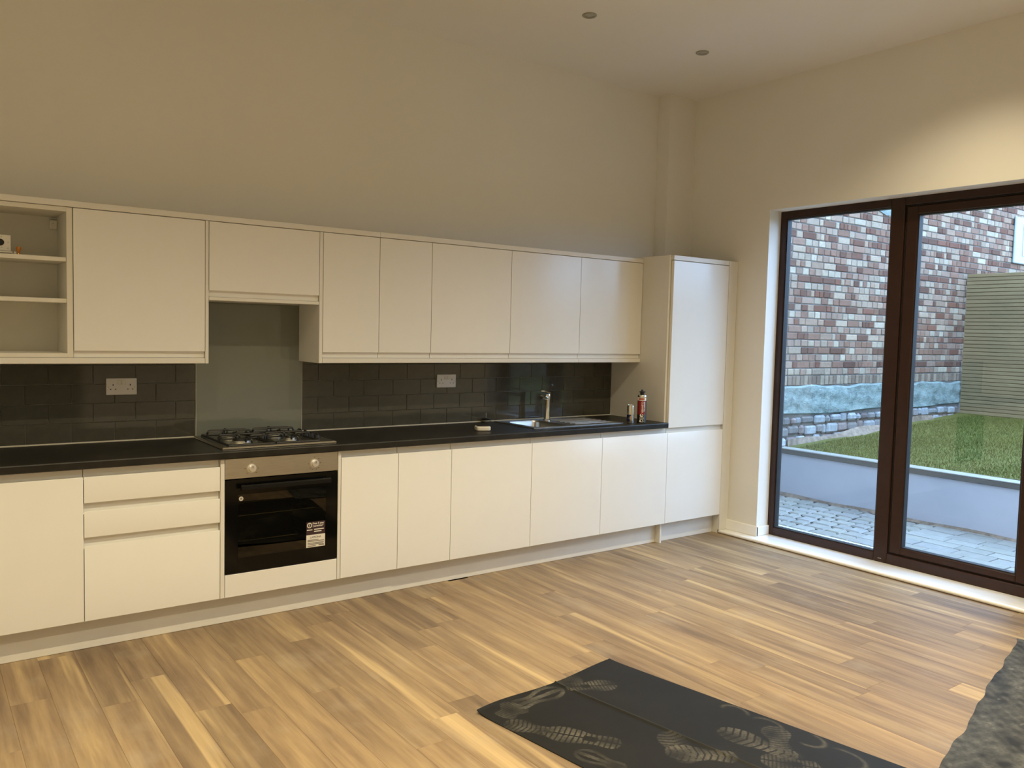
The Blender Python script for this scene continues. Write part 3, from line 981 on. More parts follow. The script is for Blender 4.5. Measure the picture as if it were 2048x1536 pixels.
# ------------------------------------------------------------------ oven
OV0, OV1 = 0.0015, 0.6120
ov = thing('oven', 'built-in black glass oven with steel control panel under the hob', 'oven', (0.307, DF, 0.272))
mb = MB()
t_ = 0.02
mb.box(OV0+0.02, OV0+0.04, DF+0.03, -0.06, 0.275, 0.855); mb.box(OV1-0.04, OV1-0.02, DF+0.03, -0.06, 0.275, 0.855)
mb.box(OV0+0.04, OV1-0.04, DF+0.03, -0.06, 0.275, 0.300); mb.box(OV0+0.04, OV1-0.04, DF+0.03, -0.06, 0.745, 0.855)
mb.box(OV0+0.04, OV1-0.04, -0.075, -0.06, 0.300, 0.745)
mb.build('oven_cavity', 'oven_cavity', ov, smooth=False)
for zz in (0.42, 0.555, 0.625):
    mb = MB()
    for k in range(13):
        x = OV0+0.07+k*(OV1-OV0-0.14)/12
        mb.tube([(x, DF+0.06, zz), (x, -0.12, zz)], 0.002, 6)
    mb.tube([(OV0+0.05, DF+0.06, zz), (OV1-0.05, DF+0.06, zz)], 0.003, 6); mb.tube([(OV0+0.05, -0.12, zz), (OV1-0.05, -0.12, zz)], 0.003, 6)
    mb.build('oven_rack', 'chrome', ov)
cp = MB().box(OV0, OV1, DF+0.001, DF+0.028, 0.761, 0.8655, 0.0015).build('control_panel', 'steel', ov, smooth=False)
for kx in (0.136, 0.477):
    kn = MB().lathe([(0.0235, 0), (0.0235, 0.003), (0.0195, 0.0035), (0.0185, 0.019), (0.0165, 0.021)], (kx, DF+0.0008, 0.810), 28, (0, -1, 0)).build('control_knob', 'satin_chrome', ov)
    MB().box(kx-0.0012, kx+0.0012, DF-0.0212, DF-0.0200, 0.812, 0.825).build('pointer', 'ink_dark', kn, smooth=False)
    mb = MB()
    for a in ([0, 90, 180, 225, 315] if kx < 0.3 else [0, 45, 90, 180, 225, 250, 290, 315]):
        a = math.radians(a)
        px, pz = kx+0.034*math.cos(a), 0.810+0.034*math.sin(a)
        mb.box(px-0.003, px+0.003, DF+0.0003, DF+0.0009, pz-0.0012, pz+0.0012)
    mb.build('dial_marks', 'ink_dark', cp, smooth=False)
# door with viewing window
dz0, dz1 = 0.273, 0.757
wx0, wx1, wz0, wz1 = 0.067, 0.545, 0.350, 0.678
mb = MB()
mb.box(OV0, wx0, DF, DF+0.028, dz0, dz1, 0.001); mb.box(wx1, OV1, DF, DF+0.028, dz0, dz1, 0.001)
mb.box(wx0, wx1, DF, DF+0.028, dz0, wz0, 0.0); mb.box(wx0, wx1, DF, DF+0.028, wz1, dz1, 0.0)
od = mb.build('oven_door', 'oven_black', ov, smooth=False)
MB().box(wx0, wx1, DF+0.0005, DF+0.0035, wz0, wz1).build('door_window', 'oven_glass', od, smooth=False)
mb = MB()
mb.prism([(DF-0.044, 0.706), (DF-0.048, 0.712), (DF-0.046, 0.726), (DF-0.036, 0.732), (DF-0.028, 0.728), (DF-0.028, 0.708), (DF-0.034, 0.704)], 0.070, 0.556)
for hx in (0.085, 0.528):
    mb.box(hx, hx+0.014, DF-0.030, DF-0.0005, 0.710, 0.726)
mb.build('oven_handle', 'handle_black', od)
yy = DF-0.0008
MB().lathe([(0.0115, 0), (0.0115, 0.0006)], (0.082, DF-0.0004, 0.657), 24, (0, -1, 0)).build('round_sticker', 'paper_white', od)
MB().box(0.0775, 0.0865, DF-0.0014, DF-0.0010, 0.6525, 0.6615).build('sticker_print', 'ink_grey', od, smooth=False)
# guarantee label
lab = MB().box(0.434, 0.541, yy, DF-0.0002, 0.353, 0.421).build('guarantee_label', 'paper_white', od, smooth=False)
ltop = MB().box(0.434, 0.541, yy, DF-0.0002, 0.421, 0.492).build('label_header', 'label_purple', lab, smooth=False)
mb = MB()
for i in range(32):
    a0, a1 = 2*PI*i/32, 2*PI*(i+1)/32
    ri, ro = 0.0098, 0.0145
    cx_, cz_ = 0.4515, 0.4735
    k = len(mb.v)
    mb.v += [(cx_+ri*math.cos(a0), yy-0.0003, cz_+ri*math.sin(a0)), (cx_+ro*math.cos(a0), yy-0.0003, cz_+ro*math.sin(a0)), (cx_+ro*math.cos(a1), yy-0.0003, cz_+ro*math.sin(a1)), (cx_+ri*math.cos(a1), yy-0.0003, cz_+ri*math.sin(a1))]
    mb.f.append((k, k+1, k+2, k+3)); mb.c.append(None)
mb.build('badge_ring', 'paper_white', lab, smooth=False)
lx, lz = (1, 0, 0), (0, 0, 1)
text('5', 0.016, 'paper_white', lab, (0.4475, yy-0.0004, 0.4680), lx, lz, bold=0.0002)
text('Free 5 year', 0.0145, 'paper_white', lab, (0.4695, yy-0.0004, 0.4775), lx, lz, bold=0.0003, width=0.066)
text('guarantee*', 0.0145, 'paper_white', lab, (0.4695, yy-0.0004, 0.4640), lx, lz, bold=0.0003, width=0.062)
text('LAMONA', 0.0165, 'ink_dark', lab, (0.456, yy-0.0004, 0.4015), lx, lz, width=0.062)
mb = MB()
for x0, x1, z in ((0.437, 0.468, 0.446), (0.4775, 0.534, 0.447), (0.4775, 0.520, 0.4355)):
    mb.box(x0, x1, yy-0.0006, yy-0.0002, z, z+0.005)
mb.build('small_print', 'paper_white', lab, smooth=False)
mb = MB()
for x0, x1, z, h in ((0.441, 0.503, 0.390, .005), (0.441, 0.535, 0.383, .005), (0.441, 0.534, 0.373, .005), (0.441, 0.532, 0.366, .005), (0.441, 0.488, 0.357, .005), (0.504, 0.536, 0.358, .007)):
    mb.box(x0, x1, yy-0.0006, yy-0.0002, z, z+h)
mb.build('small_print', 'ink_grey', lab, smooth=False)
# strip beneath the oven
t = thing('oven_housing', 'white cabinet strip below the oven', 'cabinet', (0.307, DF, ZB0))
MB().box(OV0, OV1, DF, DF+0.02, ZB0, 0.2685, 0.0015).build('front_strip', 'gloss_white', t, smooth=False)
MB().box(OV0, OV1, CY0, CY1, ZB0, ZB0+0.018).build('housing_base', 'carcass_white', t, smooth=False)

# ------------------------------------------------------------------ gas hob
HX0, HX1, HY0, HY1 = 0.000, 0.622, -0.570, -0.046
hob = thing('gas_hob', 'stainless steel four-burner gas hob with black pan supports', 'hob', (0.311, -0.308, ZW))
mb = MB()
def ringrect(mb, prof):
    """rectangle ring sweeps: list of (inset, z)"""
    base = len(mb.v)
    for ins, z in prof:
        mb.v += [(HX0+ins, HY0+ins, z), (HX1-ins, HY0+ins, z), (HX1-ins, HY1-ins, z), (HX0+ins, HY1-ins, z)]
    for i in range(len(prof)-1):
        for k in range(4):
            k2 = (k+1) % 4
            mb.f.append((base+i*4+k, base+i*4+k2, base+(i+1)*4+k2, base+(i+1)*4+k)); mb.c.append(None)
    L = base+(len(prof)-1)*4
    mb.f.append((L, L+1, L+2, L+3)); mb.c.append(None)
    mb.f.append((base+3, base+2, base+1, base)); mb.c.append(None)
ringrect(mb, [(0.003, ZW+0.0006), (0.0, ZW+0.003), (0.001, ZW+0.008), (0.006, ZW+0.0115), (0.014, ZW+0.011), (0.024, ZW+0.007), (0.030, ZW+0.0065)])
mb.build('hob_plate', 'steel', hob)
zp = ZW+0.0066
for bx, by, rr in ((0.150, -0.405, 0.047), (0.160, -0.170, 0.036), (0.420, -0.170, 0.036), (0.420, -0.405, 0.027)):
    bn = MB().lathe([(rr*1.25, 0), (rr*1.2, 0.004), (rr, 0.006), (rr*0.98, 0.016), (rr*0.7, 0.017)], (bx, by, zp), 28).build('burner', 'nickel', hob)
    MB().lathe([(rr*0.94, 0), (rr*0.97, 0.003), (rr*0.90, 0.007), (rr*0.3, 0.0085)], (bx, by, zp+0.0172), 28).build('burner_cap', 'black_enamel', bn)
def hoop(mb, p, q, z0, z1, r=0.0058):
    p, q = Vector((*p, 0)), Vector((*q, 0))
    d = (q-p).normalized()*0.012
    pts = [(p.x, p.y, z0), (p.x, p.y, z1-0.010), (p.x+d.x*.3, p.y+d.y*.3, z1-0.003), (p.x+d.x, p.y+d.y, z1), (q.x-d.x, q.y-d.y, z1), (q.x-d.x*.3, q.y-d.y*.3, z1-0.003), (q.x, q.y, z1-0.010), (q.x, q.y, z0)]
    mb.tube(pts, r, 8)
for gx0, gx1 in ((0.040, 0.280), (0.292, 0.530)):
    mb = MB()
    zl, zh = zp+0.010, zp+0.040
    gy0, gy1 = -0.545, -0.075
    mb.tube([(gx0, gy0, zl), (gx1, gy0, zl)], 0.0068, 8); mb.tube([(gx0, gy1, zl), (gx1, gy1, zl)], 0.0068, 8)
    mb.tube([(gx0, gy0, zl), (gx0, gy1, zl)], 0.0068, 8); mb.tube([(gx1, gy0, zl), (gx1, gy1, zl)], 0.0068, 8)
    for cyy in (-0.170, -0.405):
        hoop(mb, (gx0, cyy), (gx0+0.085, cyy), zl, zh)
        hoop(mb, (gx1, cyy), (gx1-0.085, cyy), zl, zh)
    xm = (gx0+gx1)/2
    for y0, y1 in ((gy0, gy0+0.095), (gy1, gy1-0.055), (-0.2875, -0.235), (-0.2875, -0.345)):
        hoop(mb, (xm, y0), (xm, y1), zl, zh)
    hoop(mb, (gx0+0.012, gy1-0.055), (gx1-0.012, gy1-0.055), zl, zh)
    hoop(mb, (gx0+0.012, -0.335), (gx1-0.012, -0.335), zl, zh)
    mb.tube([(gx0, -0.2875, zl), (gx1, -0.2875, zl)], 0.0050, 8)
    for fx in (gx0, gx1):
        for fy in (gy0, gy1):
            mb.lathe([(0.006, 0), (0.006, zl-zp)], (fx, fy, zp), 8)
    mb.build('pan_support', 'black_enamel', hob)
for i in range(4):
    ky = -0.150-0.085*i
    kb = MB().lathe([(0.0215, 0), (0.0210, 0.004), (0.0165, 0.005), (0.0150, 0.022), (0.0130, 0.024)], (0.577, ky, zp), 24).build('control_knob', 'black_plastic', hob)
    MB().box(0.574, 0.580, ky-0.017, ky+0.017, zp+0.0241, zp+0.030, 0.0015).build('knob_grip', 'black_plastic', kb)

# ------------------------------------------------------------------ sink and tap
SX, SXE, SY, SYE = 2.045, 2.860, -0.520, -0.060
sk_ = thing('sink', 'stainless steel inset sink with one bowl and ribbed drainer', 'sink', ((SX+SXE)/2, (SY+SYE)/2, ZW))
mb = MB()
zt = ZW+0.0045
bx0, bx1, by0, by1 = 2.095, 2.390, -0.480, -0.115
# flange around the bowl
for x0, x1, y0, y1 in ((SX, bx0, SY, SYE), (bx0, bx1, SY, by0), (bx0, bx1, by1, SYE), (bx1, SXE, SY, SYE)):
    mb.box(x0, x1, y0, y1, ZW+0.0005, zt)
mb.build('sink_deck', 'sink_steel', sk_, smooth=False)
# bowl with rounded corners
def rrect(x0, x1, y0, y1, r, z, n=6):
    out = []
    for cx_, cy_, a0 in ((x1-r, y1-r, 0), (x0+r, y1-r, 90), (x0+r, y0+r, 180), (x1-r, y0+r, 270)):
        for i in range(n+1):
            a = math.radians(a0+90*i/n)
            out.append((cx_+r*math.cos(a), cy_+r*math.sin(a), z))
    return out
mb = MB()
rings = [rrect(bx0, bx1, by0, by1, 0.004, zt+0.0008), rrect(bx0+0.003, bx1-0.003, by0+0.003, by1-0.003, 0.05, zt), rrect(bx0+0.010, bx1-0.010, by0+0.010, by1-0.010, 0.05, zt-0.012),
         rrect(bx0+0.016, bx1-0.016, by0+0.016, by1-0.016, 0.05, zt-0.13), rrect(bx0+0.030, bx1-0.030, by0+0.030, by1-0.030, 0.045, zt-0.152), rrect(bx0+0.10, bx1-0.10, by0+0.10, by1-0.10, 0.03, zt-0.158)]
n = len(rings[0])
for rg_ in rings: mb.v += rg_
for i in range(len(rings)-1):
    for k in range(n):
        k2 = (k+1) % n
        mb.f.append((i*n+k, i*n+k2, (i+1)*n+k2, (i+1)*n+k)); mb.c.append(None)
mb.f.append(tuple((len(rings)-1)*n+k for k in range(n))); mb.c.append(None)
mb.build('bowl', 'sink_steel', sk_)
MB().lathe([(0.038, 0), (0.036, 0.003), (0.024, 0.0035), (0.022, 0.001)], ((bx0+bx1)/2, (by0+by1)/2, zt-0.1578), 24).build('waste', 'chrome', sk_)
for i in range(6):
    yy_ = -0.150-0.056*i
    MB().prism([(yy_-0.010, zt), (yy_-0.006, zt+0.0045), (yy_+0.006, zt+0.0045), (yy_+0.010, zt)], 2.470+0.0*i, 2.815).build('drainer_rib', 'sink_steel', sk_)
mb = MB()
for x0, x1, y0, y1 in ((SX, SXE, SY, SY+0.007), (SX, SXE, SYE-0.007, SYE), (SX, SX+0.007, SY+0.007, SYE-0.007), (SXE-0.007, SXE, SY+0.007, SYE-0.007)):
    mb.box(x0, x1, y0, y1, zt+0.0001, zt+0.003, 0.0012)
mb.build('raised_rim', 'sink_steel', sk_)
TXc, TYc = 2.440, -0.160
tap = thing('mixer_tap', 'chrome monobloc mixer tap standing behind the sink bowl', 'tap', (TXc, TYc, zt))
MB().lathe([(0.027, 0.0), (0.027, 0.006), (0.0225, 0.010), (0.0205, 0.05), (0.0205, 0.150), (0.0225, 0.160), (0.0225, 0.186), (0.020, 0.192)], (TXc, TYc, zt+0.0001), 28).build('tap_body', 'chrome', tap)
sd = Vector((-0.80, -0.52, 0)).normalized()
p0 = Vector((TXc, TYc, zt+0.162))
mb = MB().tube([p0+sd*0.008, p0+sd*0.10+Vector((0, 0, 0.010)), p0+sd*0.135+Vector((0, 0, 0.013))], 0.0135, 16)
sp = mb.build('spout', 'chrome', tap)
e_ = p0+sd*0.132+Vector((0, 0, 0.012))
MB().lathe([(0.0125, 0), (0.0125, 0.006), (0.010, 0.0062)], e_+sd*0.0035, 18, sd).build('aerator', 'black_plastic', sp)
mb = MB()
q0 = Vector((TXc, TYc, zt+0.193)); side = Vector((-sd.y, sd.x, 0))
L0 = q0-sd*0.018; L1 = q0+sd*0.105+Vector((0, 0, 0.022))
vs = []
for P_, wdt, th_ in ((L0, 0.019, 0.012), (q0+sd*0.03+Vector((0, 0, 0.006)), 0.018, 0.010), (L1, 0.012, 0.006)):
    for s in (-1, 1):
        for h_ in (0, 1):
            vs.append(P_+side*(s*wdt)+Vector((0, 0, h_*th_)))
fs = []
for i in range(2):
    a = i*4; c_ = a+4
    fs += [(a, a+1, c_+1, c_), (a+3, a+2, c_+2, c_+3), (a+1, a+3, c_+3, c_+1), (a+2, a, c_, c_+2)]
fs += [(0, 2, 3, 1), (8, 9, 11, 10)]
mb._add(vs, fs)
mb.build('lever', 'chrome', tap)

# ------------------------------------------------------------------ small things on the worktop
gd = thing('square_gadget', 'small white rounded-square plastic gadget with a dark top on the worktop', 'gadget', (1.69, -0.435, ZW))
def rbox_lathe(mb, c, hw, r, prof, rot):
    base = len(mb.v)
    cnt = None
    for ins, z in prof:
        ring = rrect(-hw+ins, hw-ins, -hw+ins, hw-ins, max(0.004, r-ins), z, 5)
        cnt = len(ring)
        for x, y, zz in ring:
            mb.v.append((c[0]+x*math.cos(rot)-y*math.sin(rot), c[1]+x*math.sin(rot)+y*math.cos(rot), zz))
    for i in range(len(prof)-1):
        for k in range(cnt):
            k2 = (k+1) % cnt
            mb.f.append((base+i*cnt+k, base+i*cnt+k2, base+(i+1)*cnt+k2, base+(i+1)*cnt+k)); mb.c.append(None)
    mb.f.append(tuple(base+k for k in range(cnt))[::-1]); mb.c.append(None)
    mb.f.append(tuple(base+(len(prof)-1)*cnt+k for k in range(cnt))); mb.c.append(None)
gc = (1.690, -0.435)
mb = MB(); rbox_lathe(mb, gc, 0.046, 0.018, [(0.004, ZW+0.001), (0.0, ZW+0.006), (0.0, ZW+0.024), (0.004, ZW+0.029), (0.010, ZW+0.030)], -0.35)
mb.build('gadget_body', 'white_plastic', gd)
mb = MB(); rbox_lathe(mb, gc, 0.038, 0.014, [(0.0, ZW+0.0301), (0.0, ZW+0.0325), (0.003, ZW+0.034)], -0.35)
mb.build('top_plate', 'black_plastic', gd)
MB().lathe([(0.003, 0), (0.003, 0.001)], (gc[0]+0.046*math.cos(-0.35)-0.002-0.02*math.sin(.35)*0, gc[1]+0.046*math.sin(-0.35)-0.001, ZW+0.017), 10, (math.cos(-0.35), math.sin(-0.35), 0)).build('button', 'black_plastic', gd)
pc = (1.985, -0.045)
pg = thing('sink_plug', 'small round metal sink plug with an upright pin, against the tiles', 'plug', (*pc, ZW))
MB().lathe([(0.020, 0), (0.034, 0.003), (0.036, 0.010), (0.030, 0.016)], (*pc, ZW+0.0008), 24).build('plug_cup', 'nickel', pg)
MB().lathe([(0.033, 0), (0.035, 0.004), (0.028, 0.010), (0.010, 0.013)], (*pc, ZW+0.0170), 24).build('rubber_seal', 'black_plastic', pg)
MB().tube([(*pc, ZW+0.029), (*pc, ZW+0.066)], 0.0018, 8).build('pin', 'nickel', pg)
# drinks can
cc_ = (2.900, -0.545)
can = thing('drinks_can', 'slim silver and blue drinks can beside the sink drainer', 'can', (*cc_, ZW))
R = 0.0262
MB().lathe([(0.020, 0), (0.0235, 0.002), (R, 0.010), (R, 0.118), (0.0245, 0.127), (0.0235, 0.132), (0.0240, 0.1345), (0.0225, 0.1345), (0.0215, 0.131), (0.001, 0.131)], (*cc_, ZW+0.0006), 36).build('can_body', 'can_silver', can)
vd = Vector((CX-cc_[0], CY-cc_[1], 0)).normalized(); va = math.atan2(vd.y, vd.x)
def wrap(mb, c, r, a0, a1, z0, z1, n=10, slant=0.0):
    k = len(mb.v)
    for i in range(n+1):
        f = i/n
        a = a0+(a1-a0)*f
        mb.v.append((c[0]+r*math.cos(a), c[1]+r*math.sin(a), z0))
        a2 = a0+(a1+slant-a0)*f
        mb.v.append((c[0]+r*math.cos(a2), c[1]+r*math.sin(a2), z1))
    for i in range(n):
        mb.f.append((k+2*i, k+2*i+2, k+2*i+3, k+2*i+1)); mb.c.append(None)
mb = MB()
wrap(mb, cc_, R+0.0003, va-2.0, va-0.10, ZW+0.016, ZW+0.066, 14, slant=0.30)
wrap(mb, cc_, R+0.0003, va+1.05, va+2.6, ZW+0.016, ZW+0.066, 14, slant=0.30)
mb.build('blue_panel', 'can_blue', can)
MB().box(cc_[0]-0.009, cc_[0]+0.009, cc_[1]-0.004, cc_[1]+0.004, ZW+0.1318, ZW+0.1335, 0.0008).build('ring_pull', 'can_silver', can)
# aerosol
ac = (3.012, -0.545)
ae = thing('aerosol_can', 'tall red and black aerosol can with black nozzle on the worktop', 'aerosol', (*ac, ZW))
AR = 0.0325
zz0 = ZW+0.0006
MB().lathe([(0.030, 0), (AR+0.0008, 0.002), (AR+0.0008, 0.006), (AR, 0.008), (AR, 0.185), (0.031, 0.188)], (*ac, zz0), 40).build('can_body', 'can_black', ae)
MB().lathe([(AR+0.0007, 0), (AR+0.0008, 0.005), (0.0300, 0.013), (0.0200, 0.020), (0.0135, 0.022)], (*ac, zz0+0.1885), 36).build('shoulder', 'can_silver', ae)
nz = MB().lathe([(0.0150, 0), (0.0150, 0.010), (0.0220, 0.011), (0.0220, 0.018), (0.0100, 0.019), (0.0085, 0.028), (0.0060, 0.032)], (*ac, zz0+0.2108), 24).build('nozzle', 'black_plastic', ae)
tg = Vector((-vd.y, vd.x, 0))
mb = MB(); wrap(mb, ac, AR+0.0003, va-1.25, va+0.78, zz0+0.062, zz0+0.162, 22); mb.build('red_label', 'can_red', ae)
mb = MB(); wrap(mb, ac, AR+0.0003, va-1.6, va+1.1, zz0+0.163, zz0+0.187, 24); mb.build('white_band', 'paper_white', ae)
mb = MB(); wrap(mb, ac, AR+0.0006, va-0.75, va+0.55, zz0+0.168, zz0+0.182, 14); mb.build('brand_block', 'can_orange', ae)
mb = MB(); wrap(mb, ac, AR+0.0006, va-0.50, va+0.55, zz0+0.028, zz0+0.044, 12); mb.build('grey_stripe', 'ink_grey', ae)
def disc_on(mb, r, z, ang, n=20):
    k = len(mb.v)
    for i in range(n):
        a = 2*PI*i/n
        th = ang + r*math.cos(a)/AR
        mb.v.append((ac[0]+(AR+0.0009)*math.cos(th), ac[1]+(AR+0.0009)*math.sin(th), max(zz0+0.008, z+r*math.sin(a))))
    mb.f.append(tuple(k+i for i in range(n))); mb.c.append(None)
mb = MB(); disc_on(mb, 0.0125, zz0+0.056, va-0.02); disc_on(mb, 0.0150, zz0+0.014, va-0.05); mb.build('round_emblem', 'paper_white', ae)
fpos = Vector((ac[0], ac[1], 0))+vd*(AR+0.0007)
text('CLEANER', 0.0185, 'paper_white', ae, (fpos.x+tg.x*(-0.002), fpos.y+tg.y*(-0.002), zz0+0.158), (0, 0, -1), tg, bold=0.0004, width=0.084)
mb = MB(); wrap(mb, ac, AR+0.0007, va+0.46, va+0.60, zz0+0.112, zz0+0.157, 3); wrap(mb, ac, AR+0.0007, va+0.46, va+0.60, zz0+0.085, zz0+0.108, 3)
mb.build('small_print', 'paper_white', ae)

# loose socket plate, cable and connector on the open shelf
ZSH = 1.8462
lp = thing('loose_faceplate', 'loose white electrical faceplate leaning on the upper shelf', 'faceplate', (-0.925, -0.205, ZSH))
px0, px1 = -0.985, -0.878
mb = MB()
pz0, pz1 = ZSH+0.018, ZSH+0.094
mb.box(px0, px1, -0.210, -0.201, pz0, pz1, 0.003)
mb.box(px0-0.004, px1+0.006, -0.214, -0.195, pz0-0.010, pz0-0.0005, 0.003)
mb.build('plate', 'white_plastic', lp)
MB().lathe([(0.016, 0), (0.013, 0.003)], (-0.921, -0.2102, pz0+0.040), 20, (0, -1, 0)).build('rotary_hole', 'black_plastic', lp)
for sx_, sz_ in ((-0.916, pz0+0.066), (-0.916, pz0+0.016), (-0.890, pz0+0.013), (-0.889, pz0+0.042)):
    MB().lathe([(0.0035, 0), (0.003, 0.0012)], (sx_, -0.2102, sz_), 10, (0, -1, 0)).build('screw', 'nickel', lp)
MB().box(px0-0.004, px1+0.002, -0.218, -0.190, ZSH+0.0006, pz0-0.0105, 0.003).build('back_box', 'ink_dark', lp)  # dark cable under the plate, simplified to a flat block
cn = thing('cable_connector', 'small brass and orange cable connector lying on the upper shelf', 'connector', (-0.850, -0.205, ZSH))
MB().box(-0.866, -0.858, -0.212, -0.198, ZSH+0.0006, ZSH+0.018, 0.002).build('clip', 'white_plastic', cn)
MB().lathe([(0.005, 0), (0.008, 0.008), (0.011, 0.022), (0.009, 0.028)], (-0.848, -0.205, ZSH+0.014), 14, (0.1, 0, 1)).build('brass_body', 'orange_plastic', cn)
MB().lathe([(0.007, 0), (0.007, 0.006), (0.004, 0.013)], (-0.847, -0.205, ZSH+0.0006), 12).build('nut', 'brass', cn)

# ------------------------------------------------------------------ ceiling downlights
def downlight(x, y, lit, label, place=''):
    t = thing('ceiling_downlight', label, 'downlight', (x, y, ZC), 'recessed ceiling downlights')
    MB().lathe([(0.044, 0.0005), (0.0445, 0.004), (0.040, 0.008), (0.031, 0.0085), (0.027, 0.004), (0.027, 0.0015)], (x, y, ZC), 28, (0, 0, -1)).build('bezel', 'bezel_grey', t)
    MB().lathe([(0.0265, 0.0008), (0.0265, 0.003), (0.020, 0.0055), (0.004, 0.0068)], (x, y, ZC), 24, (0, 0, -1)).build('lens', 'lens_lit' if lit else 'lens_off', t)
    if lit:
        nm = 'downlight_beam_%s_offscreen' % place
        ld = bpy.data.lights.new(nm, 'SPOT')
        ld.energy = SPOT_W; ld.color = WARM; ld.spot_size = math.radians(131); ld.spot_blend = 1.0; ld.shadow_soft_size = 0.022
        lo = bpy.data.objects.new(nm, ld); COL.objects.link(lo)
        lo.parent = t; lo.location = (0, 0, -0.012)
for x, lb in ((2.067, 'unlit round ceiling downlight farther from the window wall'), (3.084, 'unlit round ceiling downlight closest to the window wall')):
    downlight(x, -0.925, False, lb)
for row, y in (('middle_row', -2.5), ('rear_row', -4.08)):
    for k, x in enumerate((3.084, 2.067, 1.05, 0.033, -0.984, -2.0)):
        downlight(x, y, True, 'lit round ceiling downlight', '%s_%d' % (row, k+1))

# ------------------------------------------------------------------ protective sheets on the floor
def sole(u, v, kind):
    """dust density of a shoe print; u 0..1 toe to heel, v across in widths."""
    w_ = np.interp(u, [0, .03, .08, .18, .32, .45, .58, .68, .80, .90, .96, 1.0], [0, .20, .33, .45, .50, .43, .32, .30, .35, .36, .26, 0])
    inside = (np.abs(v) < w_) & (u > 0) & (u < 1)
    if kind == 0:
        tread = ((u*15+0.25*np.abs(v)) % 1.0 > 0.30) & (np.abs(v) > 0.035) & ((u < 0.52) | (u > 0.70) | (np.abs(v) > 0.15))
    elif kind == 1:
        tread = ((u*11+np.abs(v)*1.5) % 1.0 > 0.28)
    else:
        tread = np.abs(np.abs(v)-w_+0.10) < 0.085
        tread |= np.abs(v) < 0.10
    return np.where(inside & tread, 1.0, 0.0)

def sheet(name, label, material, corners, nu, nv, dustfn, zfn, th=0.003):
    """corners: four floor points A,B,C,D; u from A to B, v from A to D."""
    A, B, C_, D = [np.array(c, float) for c in corners]
    u = np.linspace(0, 1, nu)[:, None]; v = np.linspace(0, 1, nv)[None, :]
    X = (A[0]*(1-u)+B[0]*u)*(1-v)+(D[0]*(1-u)+C_[0]*u)*v
    Y = (A[1]*(1-u)+B[1]*u)*(1-v)+(D[1]*(1-u)+C_[1]*u)*v
    X, Y, Zt = zfn(X, Y, u+0*v, v+0*u)
    d = dustfn(X, Y)
    top = np.stack([X, Y, Zt+th], -1).reshape(-1, 3)
    i = np.arange(nu*nv).reshape(nu, nv)
    f = np.stack([i[:-1, :-1], i[1:, :-1], i[1:, 1:], i[:-1, 1:]], -1).reshape(-1, 4)
    edge = np.concatenate([i[:-1, 0], i[-1, :-1], i[1:, -1][::-1], i[0, 1:][::-1]])
    bot = top[edge].copy(); bot[:, 2] = np.maximum(bot[:, 2]-th, 0.0004)
    k = len(top); n = len(edge); e2 = np.arange(n)+k
    sf = np.stack([edge, e2, np.roll(e2, -1), np.roll(edge, -1)], -1)
    org = Vector((float(top[:, 0].mean()), float(top[:, 1].mean()), 0.0))
    V = np.concatenate([top, bot])-np.array(org)
    me = bpy.data.meshes.new(name)
    me.from_pydata(V.tolist(), [], f.tolist()+sf.tolist())
    a = me.attributes.new('dust', 'FLOAT', 'POINT')
    a.data.foreach_set('value', np.concatenate([d.reshape(-1), np.zeros(n)]).astype(np.float32))
    me.materials.append(MAT[material]); me.shade_smooth(); me.set_sharp_from_angle(angle=math.radians(50))
    o = bpy.data.objects.new(name, me); COL.objects.link(o)
    o.location = org; ORG[o] = org
    return tag(o, label, 'sheet')

PRINTS = [  # toe, heel, width, kind, strength
    ((0.676, -2.369), (0.858, -2.624), 0.125, 0, 0.95),
    ((0.590, -2.235), (0.700, -2.410), 0.105, 1, 0.60),
    ((1.214, -2.223), (1.000, -2.120), 0.115, 0, 0.75),
    ((0.985, -2.120), (0.700, -2.150), 0.125, 2, 0.80),
    ((0.735, -2.140), (0.610, -2.200), 0.130, 1, 0.45),
    ((0.955, -2.745), (1.150, -2.930), 0.120, 1, 0.85),
    ((1.075, -2.640), (0.970, -2.860), 0.115, 1, 0.50),
    ((0.680, -2.560), (0.745, -2.760), 0.100, 2, 0.45),
    ((1.265, -2.740), (1.330, -3.060), 0.120, 1, 0.75),
    ((1.470, -2.850), (1.330, -2.990), 0.115, 1, 0.60),
    ((1.210, -2.980), (1.340, -3.150), 0.120, 0, 0.60),
    ((1.120, -2.090), (1.000, -2.060), 0.110, 1, 0.35),
]
LOOPS = [((1.445, -2.680), 0.040, 0.55), ((1.490, -2.990), 0.048, 0.6), ((1.455, -2.830), 0.045, 0.4), ((1.470, -3.150), 0.060, 0.5)]
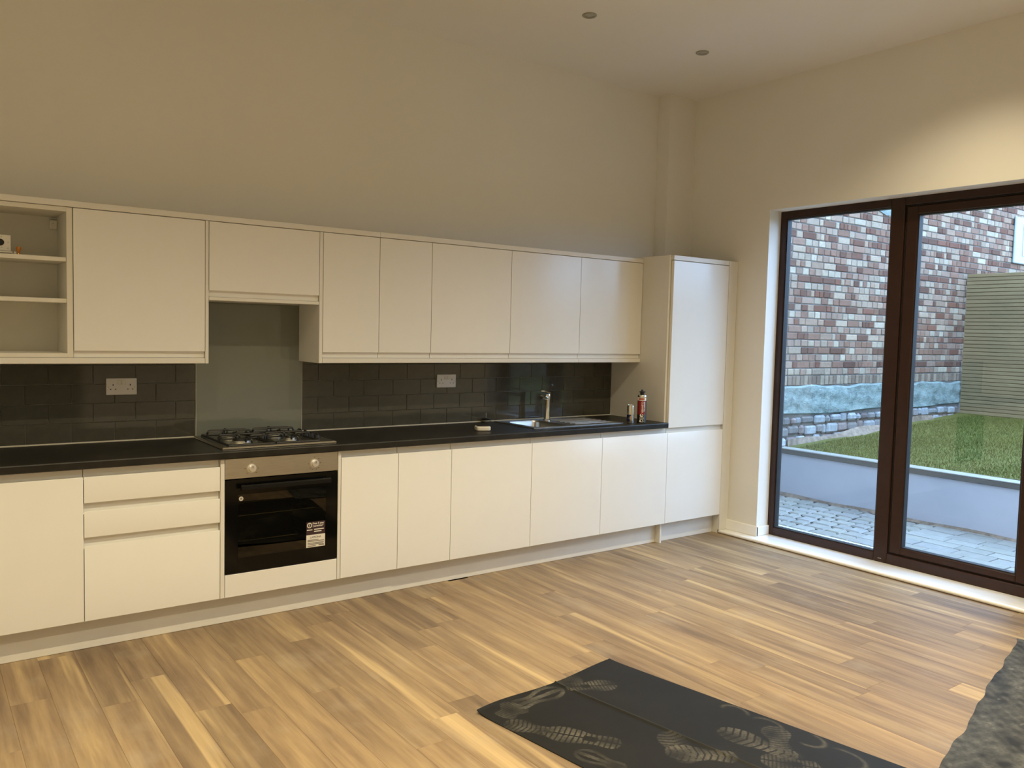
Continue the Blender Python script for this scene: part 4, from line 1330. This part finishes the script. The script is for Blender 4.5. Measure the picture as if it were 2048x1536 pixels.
def dustA(X, Y):
    d = np.zeros_like(X)
    for (tx, ty), (hx, hy), wd_, kd, st in PRINTS:
        ax = np.array([hx-tx, hy-ty]); L = np.hypot(*ax); ax = ax/L
        u = ((X-tx)*ax[0]+(Y-ty)*ax[1])/L; v = (-(X-tx)*ax[1]+(Y-ty)*ax[0])/wd_
        d = np.maximum(d, 1.05*st*sole(u, v, kd)*(0.55+0.45*np.sin(u*7+tx*40)*np.sin(v*5+ty*30)))
    for (cx_, cy_), r_, st in LOOPS:
        rr_ = np.hypot(X-cx_, (Y-cy_)*0.7); an_ = np.arctan2(Y-cy_, X-cx_)
        d = np.maximum(d, st*np.exp(-((rr_-r_)/0.006)**2)*np.clip(np.sin(an_+cx_*40)*1.6+0.4, 0, 1))
    # yellow-grey crumbs
    d = np.maximum(d, 0.7*np.exp(-(((X-1.335)/0.02)**2+((Y+3.02)/0.03)**2))*(np.sin(X*310)*np.sin(Y*270) > 0.1))
    # crease line
    t0 = np.array([0.997, -2.08]); t1 = np.array([1.150, -3.02]); dv = (t1-t0)/np.hypot(*(t1-t0))
    s = -(X-t0[0])*dv[1]+(Y-t0[1])*dv[0]
    d = np.maximum(d, 0.28*np.exp(-((s-0.003)/0.004)**2))
    return d
def zA(X, Y, u, v):
    t0 = np.array([0.997, -2.08]); t1 = np.array([1.150, -3.02]); dv = (t1-t0)/np.hypot(*(t1-t0))
    s = -(X-t0[0])*dv[1]+(Y-t0[1])*dv[0]
    Z = 0.0006+0.0050*np.exp(-(s/0.006)**2)
    Z = Z+0.010*np.exp(-v/0.02)*(0.5+0.5*np.sin(u*9+1.0))*np.clip(1-u, 0, 1) + 0.004*np.exp(-v/0.015)
    Y = Y + 0.010*np.sin(u*8.0)*np.exp(-v/0.05)
    return X, Y, Z
sheet('floor_sheet', 'black rubber sheet with dusty shoe prints and a crease, lying on the planks', 'sheet_black',
      ((0.546, -2.108), (1.380, -2.008), (1.640, -3.520), (0.765, -3.600)), 300, 520, dustA, zA)
def dustB(X, Y):
    d = 0.42+0.0*X
    rw_ = np.random.default_rng(21)
    for k in range(40):                              # blotchy dust from many waves of mixed direction
        f_ = 6.0*1.09**k; a_ = rw_.uniform(0, PI); p_ = rw_.uniform(0, 2*PI)
        d = d + 0.045*np.sin(f_*(X*math.cos(a_)+Y*math.sin(a_))+p_)
    rgb = np.random.default_rng(9)
    for k in range(26):
        cx_, cy_ = rgb.uniform(1.7, 3.4), rgb.uniform(-4.0, -3.05)
        sx_, sy_ = rgb.uniform(0.004, 0.020), rgb.uniform(0.004, 0.015)
        d = np.maximum(d, 1.3*np.exp(-(((X-cx_)/sx_)**2+((Y-cy_)/sy_)**2)))
    return np.clip(d, 0, 1.4)
def zB(X, Y, u, v):
    Y = Y + (0.005*np.sin(u*13)+0.004*np.sin(u*31+1)+0.003*np.sin(u*57))*np.exp(-v/0.08)
    Z = 0.0006+0.003*np.exp(-v/0.02)*(0.5+0.5*np.sin(u*17))
    return X, Y, Z
sheet('floor_sheet', 'dusty dark grey protective sheet with white specks, in front of the glazed door', 'sheet_grey',
      ((1.500, -3.440), (3.387, -2.968), (3.62, -4.05), (1.72, -4.50)), 300, 200, dustB, zB)
